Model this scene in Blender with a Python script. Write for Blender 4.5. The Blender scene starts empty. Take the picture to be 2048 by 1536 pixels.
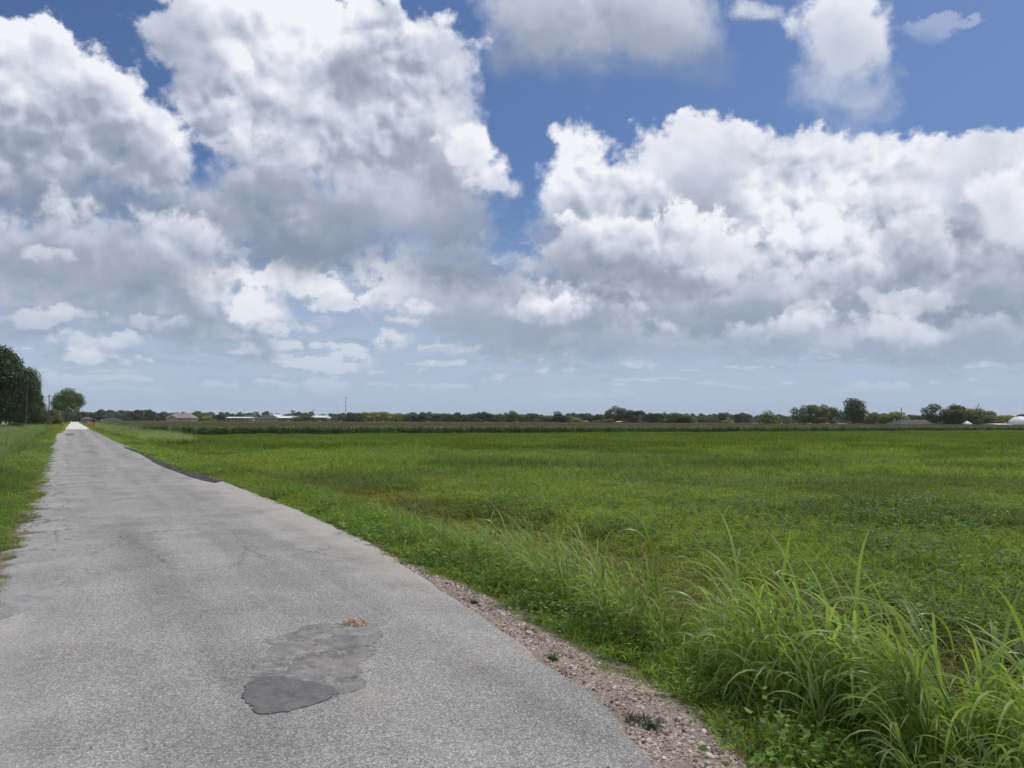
import bpy, math, random
import numpy as np
from mathutils import Vector, Matrix, Euler

random.seed(7)
rng = np.random.default_rng(11)
S = bpy.context.scene
COL = S.collection
R = math.radians

# ------------------------------------------------------------------ camera
CAM_H = 2.0
PITCH = R(2.77); ROLL = R(0.22); FPX = 1538.0      # lens measured on the photograph (2048 px wide)
cam_d = bpy.data.cameras.new('camera')
cam_d.sensor_width = 36.0
cam_d.lens = 36.0 * FPX / 2048.0
cam_d.clip_start = 0.1
cam_d.clip_end = 20000
cam = bpy.data.objects.new('camera', cam_d)
cam.matrix_world = Matrix.Translation((0, 0, CAM_H)) @ (Matrix.Rotation(R(90) + PITCH, 4, 'X') @ Matrix.Rotation(ROLL, 4, 'Z'))
COL.objects.link(cam)
S.camera = cam

def sightline(px, py):
    """direction in the world of a point seen in the photograph (used to measure where things stand)"""
    x = (px - 1024) / FPX; y = -(py - 768) / FPX
    c, s = math.cos(ROLL), math.sin(ROLL)
    x2 = x * c - y * s; y2 = x * s + y * c
    return (x2, math.cos(PITCH) - y2 * math.sin(PITCH), math.sin(PITCH) + y2 * math.cos(PITCH))

# ------------------------------------------------------------------ light
SUN_EL, SUN_AZ = 62.0, 50.0        # azimuth measured from +Y towards +X
S.view_settings.view_transform = 'Standard'
S.view_settings.look = 'None'
S.view_settings.exposure = 0.0
S.view_settings.gamma = 1.0
S.view_settings.use_curve_mapping = False
sun_d = bpy.data.lights.new('sun', 'SUN')
sun_d.energy = 2.1
sun_d.angle = R(11)
sun_d.color = (1.0, 0.94, 0.84)
sun = bpy.data.objects.new('sun', sun_d)
sv = Vector((math.sin(R(SUN_AZ)) * math.cos(R(SUN_EL)), math.cos(R(SUN_AZ)) * math.cos(R(SUN_EL)), math.sin(R(SUN_EL))))
sun.rotation_euler = sv.to_track_quat('Z', 'Y').to_euler()
COL.objects.link(sun)

world = bpy.data.worlds.new('World')
S.world = world
world.use_nodes = True
WT = world.node_tree
WT.nodes.clear()
world.cycles.sampling_method = 'NONE'

class NB:
    """small helper that writes node expressions"""
    def __init__(s, tree): s.t = tree; s.n = tree.nodes; s.l = tree.links
    def put(s, sock, v):
        if v is None: return
        if isinstance(v, bpy.types.NodeSocket): s.l.new(v, sock)
        else: sock.default_value = v
    def m(s, op, a, b=None, c=None, clamp=False):
        n = s.n.new('ShaderNodeMath'); n.operation = op; n.use_clamp = clamp
        s.put(n.inputs[0], a); s.put(n.inputs[1], b); s.put(n.inputs[2], c)
        return n.outputs[0]
    def v(s, op, a, b=None, c=None, scale=None):
        n = s.n.new('ShaderNodeVectorMath'); n.operation = op
        s.put(n.inputs[0], a); s.put(n.inputs[1], b)
        if c is not None: s.put(n.inputs[2], c)
        if scale is not None: s.put(n.inputs['Scale'], scale)
        return n.outputs['Value'] if op in ('LENGTH', 'DOT_PRODUCT', 'DISTANCE') else n.outputs['Vector']
    def xyz(s, a):
        n = s.n.new('ShaderNodeSeparateXYZ'); s.put(n.inputs[0], a); return n.outputs
    def comb(s, x=0.0, y=0.0, z=0.0):
        n = s.n.new('ShaderNodeCombineXYZ'); s.put(n.inputs[0], x); s.put(n.inputs[1], y); s.put(n.inputs[2], z); return n.outputs[0]
    def noise(s, vec, scale=1.0, detail=2.0, rough=0.5, dist=0.0, lac=2.0, col=False, dim='3D', typ='FBM'):
        n = s.n.new('ShaderNodeTexNoise'); n.noise_dimensions = dim
        n.noise_type = typ
        s.put(n.inputs['Vector'], vec); s.put(n.inputs['Scale'], scale); s.put(n.inputs['Detail'], detail)
        s.put(n.inputs['Roughness'], rough); s.put(n.inputs['Distortion'], dist); s.put(n.inputs['Lacunarity'], lac)
        return n.outputs['Color' if col else 'Fac']
    def vor(s, vec, scale=1.0, detail=0.0, rough=0.5, feature='F1', smooth=1.0, out='Distance', dim='3D', rand=1.0, norm=False):
        n = s.n.new('ShaderNodeTexVoronoi'); n.voronoi_dimensions = dim; n.feature = feature; n.normalize = norm
        s.put(n.inputs['Vector'], vec); s.put(n.inputs['Scale'], scale)
        if feature in ('F1', 'F2', 'SMOOTH_F1'):
            s.put(n.inputs['Detail'], detail); s.put(n.inputs['Roughness'], rough)
        if feature == 'SMOOTH_F1': s.put(n.inputs['Smoothness'], smooth)
        s.put(n.inputs['Randomness'], rand)
        return n.outputs[out]
    def ss(s, x, lo, hi, a=0.0, b=1.0, interp='SMOOTHSTEP'):
        n = s.n.new('ShaderNodeMapRange'); n.interpolation_type = interp; n.clamp = True
        s.put(n.inputs['Value'], x); s.put(n.inputs['From Min'], lo); s.put(n.inputs['From Max'], hi)
        s.put(n.inputs['To Min'], a); s.put(n.inputs['To Max'], b)
        return n.outputs[0]
    def mix(s, f, a, b, blend='MIX'):
        n = s.n.new('ShaderNodeMix'); n.data_type = 'RGBA'; n.blend_type = blend; n.clamp_factor = True
        s.put(n.inputs[0], f)
        for i, q in ((6, a), (7, b)):
            if isinstance(q, (tuple, list)) and len(q) == 3: q = (*q, 1.0)
            s.put(n.inputs[i], q)
        return n.outputs[2]
    def ramp(s, f, stops, interp='LINEAR'):
        n = s.n.new('ShaderNodeValToRGB'); n.color_ramp.interpolation = interp
        e = n.color_ramp.elements
        while len(e) < len(stops): e.new(0.5)
        for el, (p, c) in zip(e, stops):
            el.position = p; el.color = (*c, 1.0) if len(c) == 3 else c
        s.put(n.inputs[0], f)
        return n.outputs[0]

def lin(r, g, b):
    f = lambda c: (c / 255 / 12.92) if c <= 10 else ((c / 255 + 0.055) / 1.055) ** 2.4
    return (f(r), f(g), f(b))

def build_sky():
    B = NB(WT)
    tc = B.n.new('ShaderNodeTexCoord').outputs['Generated']
    dirv = B.v('NORMALIZE', tc)
    X, Y, Z = B.xyz(dirv)
    sky = B.n.new('ShaderNodeTexSky'); sky.sky_type = 'NISHITA'; sky.sun_disc = False
    sky.sun_elevation = R(SUN_EL); sky.sun_rotation = R(SUN_AZ)
    sky.altitude = 0; sky.air_density = 1.0; sky.dust_density = 1.3; sky.ozone_density = 6.0
    front = B.ss(Y, 0.12, 0.3)                         # the half of the sky the photograph records
    ys = B.m('MAXIMUM', Y, 0.1)
    U = B.m('DIVIDE', X, ys); V = B.m('DIVIDE', Z, ys)
    P0 = B.comb(U, V, 0.0)
    # ---- shared turbulence.  unit: 1 = one focal length (1538 photo pixels)
    w1 = B.v('SUBTRACT', B.noise(dirv, 5.0, 3, 0.55, col=True), (0.5, 0.5, 0.5))
    w2 = B.v('SUBTRACT', B.noise(dirv, 22.0, 5, 0.6, col=True), (0.5, 0.5, 0.5))
    PW = B.v('ADD', P0, B.v('MULTIPLY', w1, (0.07, 0.05, 0.0)))
    PW = B.v('ADD', PW, B.v('MULTIPLY', w2, (0.05, 0.045, 0.0)))
    PWV = B.xyz(PW)[1]
    # cauliflower relief: smooth cells on top of cells, seen once as is and once shifted towards the sun
    dw = B.v('ADD', dirv, B.v('SCALE', w2, scale=0.03))
    def puffs(vec):
        return B.vor(vec, 9.0, 3.0, 0.55, 'F1', norm=True)
    d2 = B.v('ADD', dw, (0.006, 0.0, 0.012))
    pf = puffs(dw)
    pf2 = puffs(d2)
    calm = B.ss(B.noise(dirv, 3.1, 3, 0.5), 0.40, 0.60, 0.15, 1.25)   # some parts of a cloud are smooth, others lumpy
    relief = B.m('MULTIPLY', B.m('SUBTRACT', pf2, pf), calm)                  # > 0 where a lump faces the light
    fine = B.noise(dirv, 55.0, 7, 0.62)
    soft = B.noise(dirv, 4.2, 4, 0.5)
    wisps = B.noise(B.v('ADD', dirv, B.v('SCALE', w1, scale=0.25)), 13.0, 8, 0.62)
    # edge displacement in focal lengths
    edge = B.m('ADD', B.m('MULTIPLY', B.m('SUBTRACT', 0.33, pf), 0.20), B.m('MULTIPLY_ADD', fine, 0.060, -0.030 + 0.014))

    def uv(px, py):
        d = sightline(px, py); return d[0] / d[1], d[2] / d[1]
    def ell(cx, cy, rx, ry, rot=0.0):
        u, v = uv(cx, cy)
        q = min(ROT, key=lambda t: abs(t - rot)); cq, sq = math.cos(R(q)), math.sin(R(q))
        ur, vr = u * cq - v * sq, u * sq + v * cq          # centre in the turned frame (+ = clockwise in the picture)
        ax, ay = FPX / rx, FPX / ry
        ln = B.v('LENGTH', B.v('MULTIPLY_ADD', ROT[q], (ax, ay, 0.0), (-ur * ax, -vr * ay, 0.0)))
        return B.m('MULTIPLY_ADD', ln, -min(rx, ry) / FPX, min(rx, ry) / FPX)     # signed distance, + inside
    def union(lst, k=0.035):
        r = lst[0]
        for e in lst[1:]: r = B.m('SMOOTH_MAX', r, e, k)
        return r

    ROT = {0: PW}
    for q in (-35, -15, 15, 35):
        cq, sq = math.cos(R(q)), math.sin(R(q))
        ROT[q] = B.comb(B.v('DOT_PRODUCT', PW, (cq, -sq, 0.0)), B.v('DOT_PRODUCT', PW, (sq, cq, 0.0)), 0.0)
    # ---- clear air
    el = B.m('ARCSINE', Z)
    nis = B.mix(1.0, sky.outputs[0], (SKY_K * 0.80, SKY_K * 0.93, SKY_K * 1.12), 'MULTIPLY')
    air = B.ss(Z, -0.02, 0.32, 1.0, 0.0, 'SMOOTHERSTEP')
    base = B.mix(B.m('MULTIPLY', air, 0.80), nis, HORIZON)

    def cloud(col, ells, top, bot, soften=0.016, white=W_, grey=G_, amp=1.0, alpha=1.0, relief_k=1.0, lift=0.0, rim=0.35, only_front=True, edge_k=1.0):
        """one cloud laid over what is behind it: pale lit crest, darker flat base"""
        soften = min(soften, 0.55 * max(min(e[2], e[3]) for e in ells) / FPX)
        rmax = max(min(e[2], e[3]) for e in ells)
        edge_k = edge_k * min(1.0, 0.22 + rmax / 95.0)
        sd = union([ell(*e) for e in ells], min(0.035, 0.6 * rmax / FPX))
        vt = uv(1024, top)[1]; vb = uv(1024, bot)[1]
        hgt = B.m('MINIMUM', B.m('MAXIMUM', B.m('MULTIPLY_ADD', PWV, 1 / (vt - vb), -vb / (vt - vb)), 0.0), 1.0)
        crisp = B.m('MULTIPLY_ADD', hgt, 0.7, 0.3)       # bases are smooth, crests are crisp
        f = B.m('MULTIPLY_ADD', B.m('MULTIPLY', edge, edge_k), crisp, sd)
        a = B.ss(B.m('MULTIPLY', f, crisp), 0.0, soften, 0.0, alpha)
        if only_front: a = B.m('MULTIPLY', a, front)
        lit = B.m('MULTIPLY_ADD', relief, 4.2 * relief_k, B.m('MULTIPLY', hgt, 0.95))
        lit = B.m('ADD', lit, B.m('MULTIPLY', B.m('SUBTRACT', soft, 0.5), 1.3 * amp))
        lit = B.m('ADD', lit, B.m('MULTIPLY', B.m('SUBTRACT', fine, 0.5), 0.25 * relief_k))
        edge_glow = B.ss(f, 0.0, 0.10, rim, 0.0)
        lit = B.m('ADD', lit, B.m('MULTIPLY', edge_glow, B.ss(hgt, 0.05, 0.5)))
        lit = B.m('MULTIPLY_ADD', lit, 0.88, lift - 0.09)
        c = B.ramp(lit, [(0.0, grey), (0.38, tuple((g * .60 + w * .40) for g, w in zip(grey, M_))), (0.72, tuple(.70 * m + .30 * w for m, w in zip(M_, white))), (1.0, white)])
        return B.mix(a, col, c)

    c = base
    # ---- small far clouds low over the horizon (flattened by perspective), all round the compass
    zz = B.m('MAXIMUM', B.m('ADD', Z, 0.035), 0.01)
    az = B.m('ARCTAN2', X, Y)
    plane = B.comb(B.m('MULTIPLY', az, 11.0), B.m('MULTIPLY', B.m('LOGARITHM', zz, 2.718), 6.5), 0.0)
    far = B.noise(B.v('ADD', plane, B.v('SCALE', w2, scale=1.1)), 1.0, 6, 0.58, typ='FBM')
    fa = B.ss(far, 0.455, 0.54)
    c = B.mix(B.ss(Z, -0.02, 0.24, 0.92, 0.0), c, HORIZON)
    fa = B.m('MULTIPLY', fa, B.ss(Z, 0.012, 0.075))
    fa = B.m('MULTIPLY', fa, B.ss(Z, 0.10, 0.30, 0.85, 0.9))
    fl = B.ss(B.m('ADD', B.m('SUBTRACT', far, 0.5), B.m('MULTIPLY', relief, 2.0)), -0.02, 0.16)
    fa = B.m('MULTIPLY', fa, B.ss(Z, 0.26, 0.17))
    far_c = B.mix(fl, lin(158, 174, 196), lin(226, 231, 239))
    c = B.mix(fa, c, far_c)
    # ---- the rest of the dome (outside the photograph): the same broken cumulus
    gen = B.m('ADD', B.noise(B.v('MULTIPLY', dirv, (1, 1, 1.5)), 2.3, 5, 0.55), B.m('MULTIPLY', B.m('SUBTRACT', 0.4, pf), 0.35))
    ga = B.m('MULTIPLY', B.ss(gen, 0.44, 0.50), B.ss(Z, 0.06, 0.2))
    outside = B.m('MAXIMUM', B.m('SUBTRACT', 1.0, front), B.ss(V, 0.62, 0.75))
    ga = B.m('MULTIPLY', ga, outside)
    gl = B.m('ADD', B.ss(gen, 0.62, 0.46), B.m('MULTIPLY', relief, 4.0))
    c = B.mix(ga, c, B.ramp(gl, [(0.0, G_), (0.5, M_), (1.0, W_)]))

    for args, kw in CLOUDS:
        c = cloud(c, *args, **kw)
    # thin hazy veil towards the horizon
    veil = B.ss(Z, 0.0, 0.19, 0.62, 0.0)
    c = B.mix(veil, c, HORIZON)
    bg = B.n.new('ShaderNodeBackground'); B.put(bg.inputs[0], c); bg.inputs[1].default_value = 1.0
    out = B.n.new('ShaderNodeOutputWorld'); B.l.new(bg.outputs[0], out.inputs[0])

SKY_K = 0.075
W_ = lin(244, 245, 251); M_ = lin(192, 200, 219); G_ = lin(134, 147, 168)
HORIZON = (*lin(177, 195, 218), 1.0)
# every cloud: ellipses (centre x, y, half width, half height, tilt) measured on the photograph, height of crest, height of base
CLOUDS = [
 # right hand bank, far part
 (([(1900,350,230,90),(1600,360,260,90),(1750,480,420,170),(1400,600,420,120),(1800,620,400,110),(2040,320,90,70)], 220, 680), dict(lift=-.10, amp=1.9, edge_k=.8, relief_k=1.2)),
 # tower rising at the upper right
 (([(1688,85,105,105,15),(1655,180,88,70),(1715,215,92,75),(1640,45,60,40),(1765,190,34,26,-35),(1690,280,85,60)], -60, 330), dict(grey=lin(168,182,210), white=lin(236,239,247), soften=.03, lift=.08, relief_k=.9)),
 # top centre cloud, smooth grey base
 (([(1200,20,245,140),(1090,80,110,85),(1010,130,60,55,35),(1330,70,125,105),(1415,60,55,75),(1215,140,100,48),(1410,145,70,34,15),(1200,180,26,34)], -150, 205), dict(soften=.03, amp=.6, relief_k=.25, lift=.14, rim=.25, edge_k=.8)),
 (([(1520,16,46,28)], -40, 60), dict(soften=.06, alpha=.8, relief_k=.4, lift=.1)),
 (([(1900,42,34,20),(1845,68,26,10)], 20, 100), dict(alpha=.26, relief_k=1.0, edge_k=2.4, lift=.1)),
 # right bank, bright crests
 (([(1480,305,215,50),(1330,300,60,55),(1420,400,190,120),(1640,360,120,80)], 200, 600), dict(lift=-.01, edge_k=.8, amp=1.7, relief_k=1.2)),
 (([(1890,310,110,40),(1830,290,40,35),(1990,300,80,50),(1870,360,150,60)], 210, 520), dict(lift=.0, edge_k=.8, amp=1.6, relief_k=1.2)),
 (([(2010,420,75,75),(1990,590,60,40)], 320, 640), dict(lift=.06, soften=.07, relief_k=.5)),
 (([(1640,440,40,14)], 400, 480), dict(alpha=.55, white=lin(120,150,205), grey=lin(120,150,205), edge_k=.6, rim=0)),
 # tower with the round head left of it
 (([(1158,318,58,62),(1145,410,80,92),(1240,410,90,80),(1110,480,75,45),(1240,500,170,95)], 230, 620), dict(lift=.02, rim=.5, edge_k=.6, amp=1.5, relief_k=1.3)),
 (([(1150,505,120,45),(1290,530,190,80),(1270,590,130,45)], 440, 620), dict(lift=-.04, relief_k=.8)),
 (([(1380,490,110,50)], 420, 620), dict(lift=.06, soften=.06)),
 (([(1600,470,75,44,-15),(1550,530,90,50)], 410, 640), dict(lift=.02, soften=.03)),
 (([(1480,620,330,85),(1330,615,180,50)], 520, 720), dict(lift=-.22, relief_k=.4, soften=.05)),
 (([(1250,590,120,26),(1350,560,100,24)], 520, 630), dict(lift=-.22, relief_k=.3, alpha=.7, rim=0, edge_k=.5)),
 (([(1900,560,190,70,15),(1740,600,160,80)], 430, 760), dict(lift=-.10, relief_k=.7, soften=.05, alpha=.6)),
 (([(1620,690,440,40),(1900,700,230,44)], 620, 750), dict(lift=-.15, relief_k=.4, soften=.05, alpha=.8)),
 (([(1810,610,60,16),(1815,665,70,22),(1620,640,40,22),(1900,745,60,14)], 580, 770), dict(lift=.08, relief_k=1., alpha=.4)),
 # lower middle layer
 (([(150,590,300,70),(320,640,200,60),(60,660,180,44)], 530, 710), dict(lift=-.26, relief_k=.6, soften=.03, alpha=.9)),
 (([(300,648,50,16),(90,632,70,16),(350,690,70,12)], 600, 700), dict(lift=.04, relief_k=.7, alpha=.6)),
 (([(415,568,70,30)], 530, 620), dict(lift=.08, soften=.03)),
 (([(560,562,70,22),(600,640,95,22,15),(530,610,48,28),(540,690,46,30)], 560, 710), dict(lift=.16, soften=.02, alpha=.9)),
 (([(185,690,80,22),(215,748,50,15)], 660, 765), dict(lift=.16, soften=.05, alpha=.6)),
 (([(1000,640,250,66),(1120,690,220,46),(880,590,190,66)], 560, 740), dict(lift=-.16, relief_k=.7, soften=.04, alpha=.95)),
 (([(840,628,64,26),(1090,625,80,30)], 590, 670), dict(lift=.12, soften=.03)),
 (([(880,712,64,20),(740,716,34,20),(670,606,36,20),(770,680,50,20)], 660, 745), dict(lift=.16, soften=.06, alpha=.6)),
 # the big grey mass left of the middle
 (([(880,150,70,90,15),(830,100,40,40),(930,230,45,80)], 40, 420), dict(grey=lin(165,176,198), soften=.04, lift=.0)),
 (([(500,60,220,115),(590,190,240,160),(425,190,75,80,35),(720,70,58,95),(770,290,180,160),(890,380,95,130)], -80, 560), dict(lift=.07, amp=1.9, relief_k=1.1)),
 (([(945,320,40,56,-35),(990,376,52,26,15)], 230, 520), dict(lift=.10, rim=.3)),
 (([(520,420,230,115),(700,455,265,110),(900,490,110,110),(580,520,220,64)], 260, 600), dict(lift=-.12, relief_k=.5, soften=.05, amp=1.1)),
 (([(890,555,165,70),(960,560,110,62)], 400, 640), dict(lift=-.22, relief_k=.3, soften=.05)),
 # smoky dark hearts of it
 (([(690,150,75,70)], 0, 300), dict(lift=-.34, soften=.2, alpha=.85, relief_k=.3, rim=0, edge_k=.4)),
 (([(620,500,170,50)], 360, 600), dict(lift=-.34, soften=.2, alpha=.85, relief_k=.3, rim=0, edge_k=.5)),
 (([(755,520,34,16,-35),(335,462,40,22)], 350, 560), dict(lift=.02, soften=.05, alpha=.75, rim=.2)),
 # left cloud
 (([(60,110,110,66),(140,190,115,70),(60,280,200,140),(230,280,115,95,35),(320,330,62,95)], 40, 480), dict(lift=.17, rim=.5)),
 (([(120,420,280,75),(300,430,140,60)], 250, 500), dict(lift=-.16, relief_k=.5, soften=.10)),
 (([(100,505,270,100),(270,560,190,64)], 430, 640), dict(lift=-.22, relief_k=.4, soften=.03)),
 (([(85,508,56,20)], 470, 550), dict(lift=.1, relief_k=.5, alpha=.7)),
]
build_sky()

# ================================================================== helpers
RD = R(29.65)                                   # the road runs this far left of the camera's forward axis
CR, SR = math.cos(RD), math.sin(RD)
def W(l, s):                                     # road frame (l = metres right, s = metres along) -> world
    return l * CR - s * SR, l * SR + s * CR
def LS(x, y):
    return x * CR + y * SR, -x * SR + y * CR
def ground_at(px, py, z=0.0):
    d = sightline(px, py); t = (z - CAM_H) / d[2]; return d[0] * t, d[1] * t
def stand(px, depth):
    """world x of something seen at photo column px, depth metres in front of the camera"""
    d = sightline(px, 842.0); return d[0] / d[1] * depth, depth
def horizon(px): return 839.0 - 0.55 + (px) * 0.00384
def height_for(px, top, depth, base=-0.6):
    return (horizon(px) - top) / FPX * depth + CAM_H - base

def tag(o, label=None, cat=None, group=None, kind=None):
    if label: o['label'] = label
    if cat: o['category'] = cat
    if group: o['group'] = group
    if kind: o['kind'] = kind
    return o
def empty(name, loc=(0, 0, 0), rz=0.0):
    o = bpy.data.objects.new(name, None); o.location = loc; o.rotation_euler = (0, 0, rz)
    o.empty_display_size = 0.3
    COL.objects.link(o); return o
def mesh_from(name, V, F, mats=(), smooth=False, mi=None, attrs=None):
    me = bpy.data.meshes.new(name)
    if isinstance(F, np.ndarray) and F.ndim == 2 and len(F):
        V = np.asarray(V, dtype=np.float32); n, k = F.shape
        me.vertices.add(len(V)); me.vertices.foreach_set('co', V.ravel())
        me.loops.add(n * k); me.loops.foreach_set('vertex_index', F.astype(np.int32).ravel())
        me.polygons.add(n)
        me.polygons.foreach_set('loop_start', np.arange(0, n * k, k, dtype=np.int32))
        me.update(calc_edges=True)
    else:
        me.from_pydata([tuple(map(float, v)) for v in V], [], [tuple(map(int, f)) for f in F])
    for m in mats: me.materials.append(m)
    if mi is not None: me.polygons.foreach_set('material_index', np.asarray(mi, dtype=np.int32))
    if smooth: me.polygons.foreach_set('use_smooth', np.ones(len(me.polygons), dtype=bool))
    for k, a in (attrs or {}).items():
        at = me.attributes.new(k, 'FLOAT', 'POINT'); at.data.foreach_set('value', np.asarray(a, dtype=np.float32))
    me.update()
    return me
def obj(name, me, parent=None, link=True):
    o = bpy.data.objects.new(name, me)
    if link: COL.objects.link(o)
    if parent is not None: o.parent = parent
    return o

class Geo:
    """collects vertices and faces of one mesh"""
    def __init__(s): s.V = []; s.F = []; s.MI = []; s.A = []
    def add(s, V, F, mi=0, a=0.0):
        b = len(s.V); s.V += [tuple(v) for v in V]; s.F += [tuple(i + b for i in f) for f in F]
        s.MI += [mi] * len(F); s.A += [a] * len(V)
    def box(s, x0, x1, y0, y1, z0, z1, mi=0):
        V = [(x0,y0,z0),(x1,y0,z0),(x1,y1,z0),(x0,y1,z0),(x0,y0,z1),(x1,y0,z1),(x1,y1,z1),(x0,y1,z1)]
        s.add(V, [(0,3,2,1),(4,5,6,7),(0,1,5,4),(1,2,6,5),(2,3,7,6),(3,0,4,7)], mi)
    def tube(s, pts, rad, n=6, mi=0, a=0.0, cap=True):
        pts = [Vector(p) for p in pts]
        V = []; F = []
        for i, p in enumerate(pts):
            d = (pts[min(i + 1, len(pts) - 1)] - pts[max(i - 1, 0)])
            if d.length < 1e-6: d = Vector((0, 0, 1))
            d.normalize()
            u = d.cross(Vector((0.3, 0.9, 0.1)) if abs(d.z) > .8 else Vector((0, 0, 1))); u.normalize(); w = d.cross(u)
            r = rad[i] if isinstance(rad, (list, tuple)) else rad
            for k in range(n):
                t = 2 * math.pi * k / n
                V.append(p + u * (r * math.cos(t)) + w * (r * math.sin(t)))
        for i in range(len(pts) - 1):
            for k in range(n):
                a0 = i * n + k; a1 = i * n + (k + 1) % n
                F.append((a0, a1, a1 + n, a0 + n))
        if cap:
            F.append(tuple(range(n))[::-1]); F.append(tuple((len(pts) - 1) * n + k for k in range(n)))
        s.add(V, F, mi, a)
    def strip(s, spine, widths, side, mi=0, a=0.0, fold=0.0, up=None):
        """leaf blade: spine points, half widths, sideways directions; fold lifts both edges into a shallow V"""
        V = []; F = []
        for p, w, sd in zip(spine, widths, side):
            p = Vector(p); sd = Vector(sd)
            V += [p - sd * w + Vector((0, 0, fold * w)), p, p + sd * w + Vector((0, 0, fold * w))]
        for i in range(len(spine) - 1):
            b = 3 * i
            F += [(b, b + 1, b + 4, b + 3), (b + 1, b + 2, b + 5, b + 4)]
        s.add(V, F, mi, a)
    def build(s, name, mats, parent=None, smooth=False, link=True):
        used = sorted({i for f in s.F for i in f})
        if len(used) < len(s.V):
            m = {u: k for k, u in enumerate(used)}
            s.V = [s.V[u] for u in used]; s.A = [s.A[u] for u in used]; s.F = [tuple(m[i] for i in f) for f in s.F]
        me = mesh_from(name, s.V, s.F, mats, smooth, s.MI, {'var': s.A})
        return obj(name, me, parent, link)

# ================================================================== materials
MATS = {}
def mat(name, fn):
    if name in MATS: return MATS[name]
    m = bpy.data.materials.new(name); m.use_nodes = True; m.node_tree.nodes.clear()
    B = NB(m.node_tree); out = B.n.new('ShaderNodeOutputMaterial')
    r = fn(B)
    B.l.new(r, out.inputs[0]); MATS[name] = m
    return m
def bsdf(B, col, rough=0.8, bump=None, bstr=0.3, bdist=0.01, spec=0.3, metal=0.0):
    p = B.n.new('ShaderNodeBsdfPrincipled')
    if isinstance(col, tuple) and len(col) == 3: col = (*col, 1)
    B.put(p.inputs['Base Color'], col); B.put(p.inputs['Roughness'], rough)
    p.inputs['Specular IOR Level'].default_value = spec; p.inputs['Metallic'].default_value = metal
    if bump is not None:
        b = B.n.new('ShaderNodeBump'); b.inputs['Strength'].default_value = bstr; b.inputs['Distance'].default_value = bdist
        B.put(b.inputs['Height'], bump); B.l.new(b.outputs[0], p.inputs['Normal'])
    return p.outputs[0]
def ocoord(B): return B.n.new('ShaderNodeTexCoord').outputs['Object']
def pos(B): return B.n.new('ShaderNodeNewGeometry').outputs['Position']
def attr(B, name, typ='GEOMETRY', out='Fac'):
    n = B.n.new('ShaderNodeAttribute'); n.attribute_type = typ; n.attribute_name = name; return n.outputs[out]

def plain(name, col, rough=0.8, var=0.18, scale=1.5, metal=0.0, spec=0.3):
    def fn(B):
        c = ocoord(B)
        n = B.noise(c, scale, 5, 0.6); n2 = B.noise(c, scale * 12, 3, 0.6)
        f = B.m('ADD', B.m('MULTIPLY', n, 0.7), B.m('MULTIPLY', n2, 0.3))
        cc = B.mix(B.ss(f, 0.3, 0.7), tuple(x * (1 - var) for x in col), tuple(min(1, x * (1 + var)) for x in col))
        return bsdf(B, cc, rough, n2, 0.15, 0.01, spec, metal)
    return mat(name, fn)

def m_leaf(name, tinted=True, col=(.09, .15, .03), spread=0.45, tip=(.16, .17, .05), gloss=0.52, trans=0.42, big=0.0, spec=0.28):
    """plant tissue: colour comes from the tuft's own tint, with blade to blade variation; light shines through"""
    def fn(B):
        v = attr(B, 'var')
        base = attr(B, 'tint', 'INSTANCER', 'Color') if tinted else col
        f = B.ss(v, 0.0, 1.0, 1.0 - spread, 1.0 + spread, 'LINEAR')
        c = B.mix(1.0, base, B.comb(f, f, B.m('MULTIPLY', f, 0.9)), 'MULTIPLY')
        if tip: c = B.mix(B.ss(v, 0.90, 1.0, 0, 0.7), c, tip)
        if big:
            n = B.noise(pos(B), big, 3, 0.5)
            c = B.mix(B.ss(n, 0.35, 0.65, 0.0, 1.0), B.mix(1.0, c, (.72, .76, .8), 'MULTIPLY'), B.mix(1.0, c, (1.25, 1.2, 1.0), 'MULTIPLY'))
        p = bsdf(B, c, gloss, spec=spec)
        t = B.n.new('ShaderNodeBsdfTranslucent'); B.l.new(B.mix(1.0, c, (1.5, 1.6, .7), 'MULTIPLY'), t.inputs[0])
        x = B.n.new('ShaderNodeMixShader'); x.inputs[0].default_value = trans
        B.l.new(p, x.inputs[1]); B.l.new(t.outputs[0], x.inputs[2])
        return x.outputs[0]
    return mat(name, fn)

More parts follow.
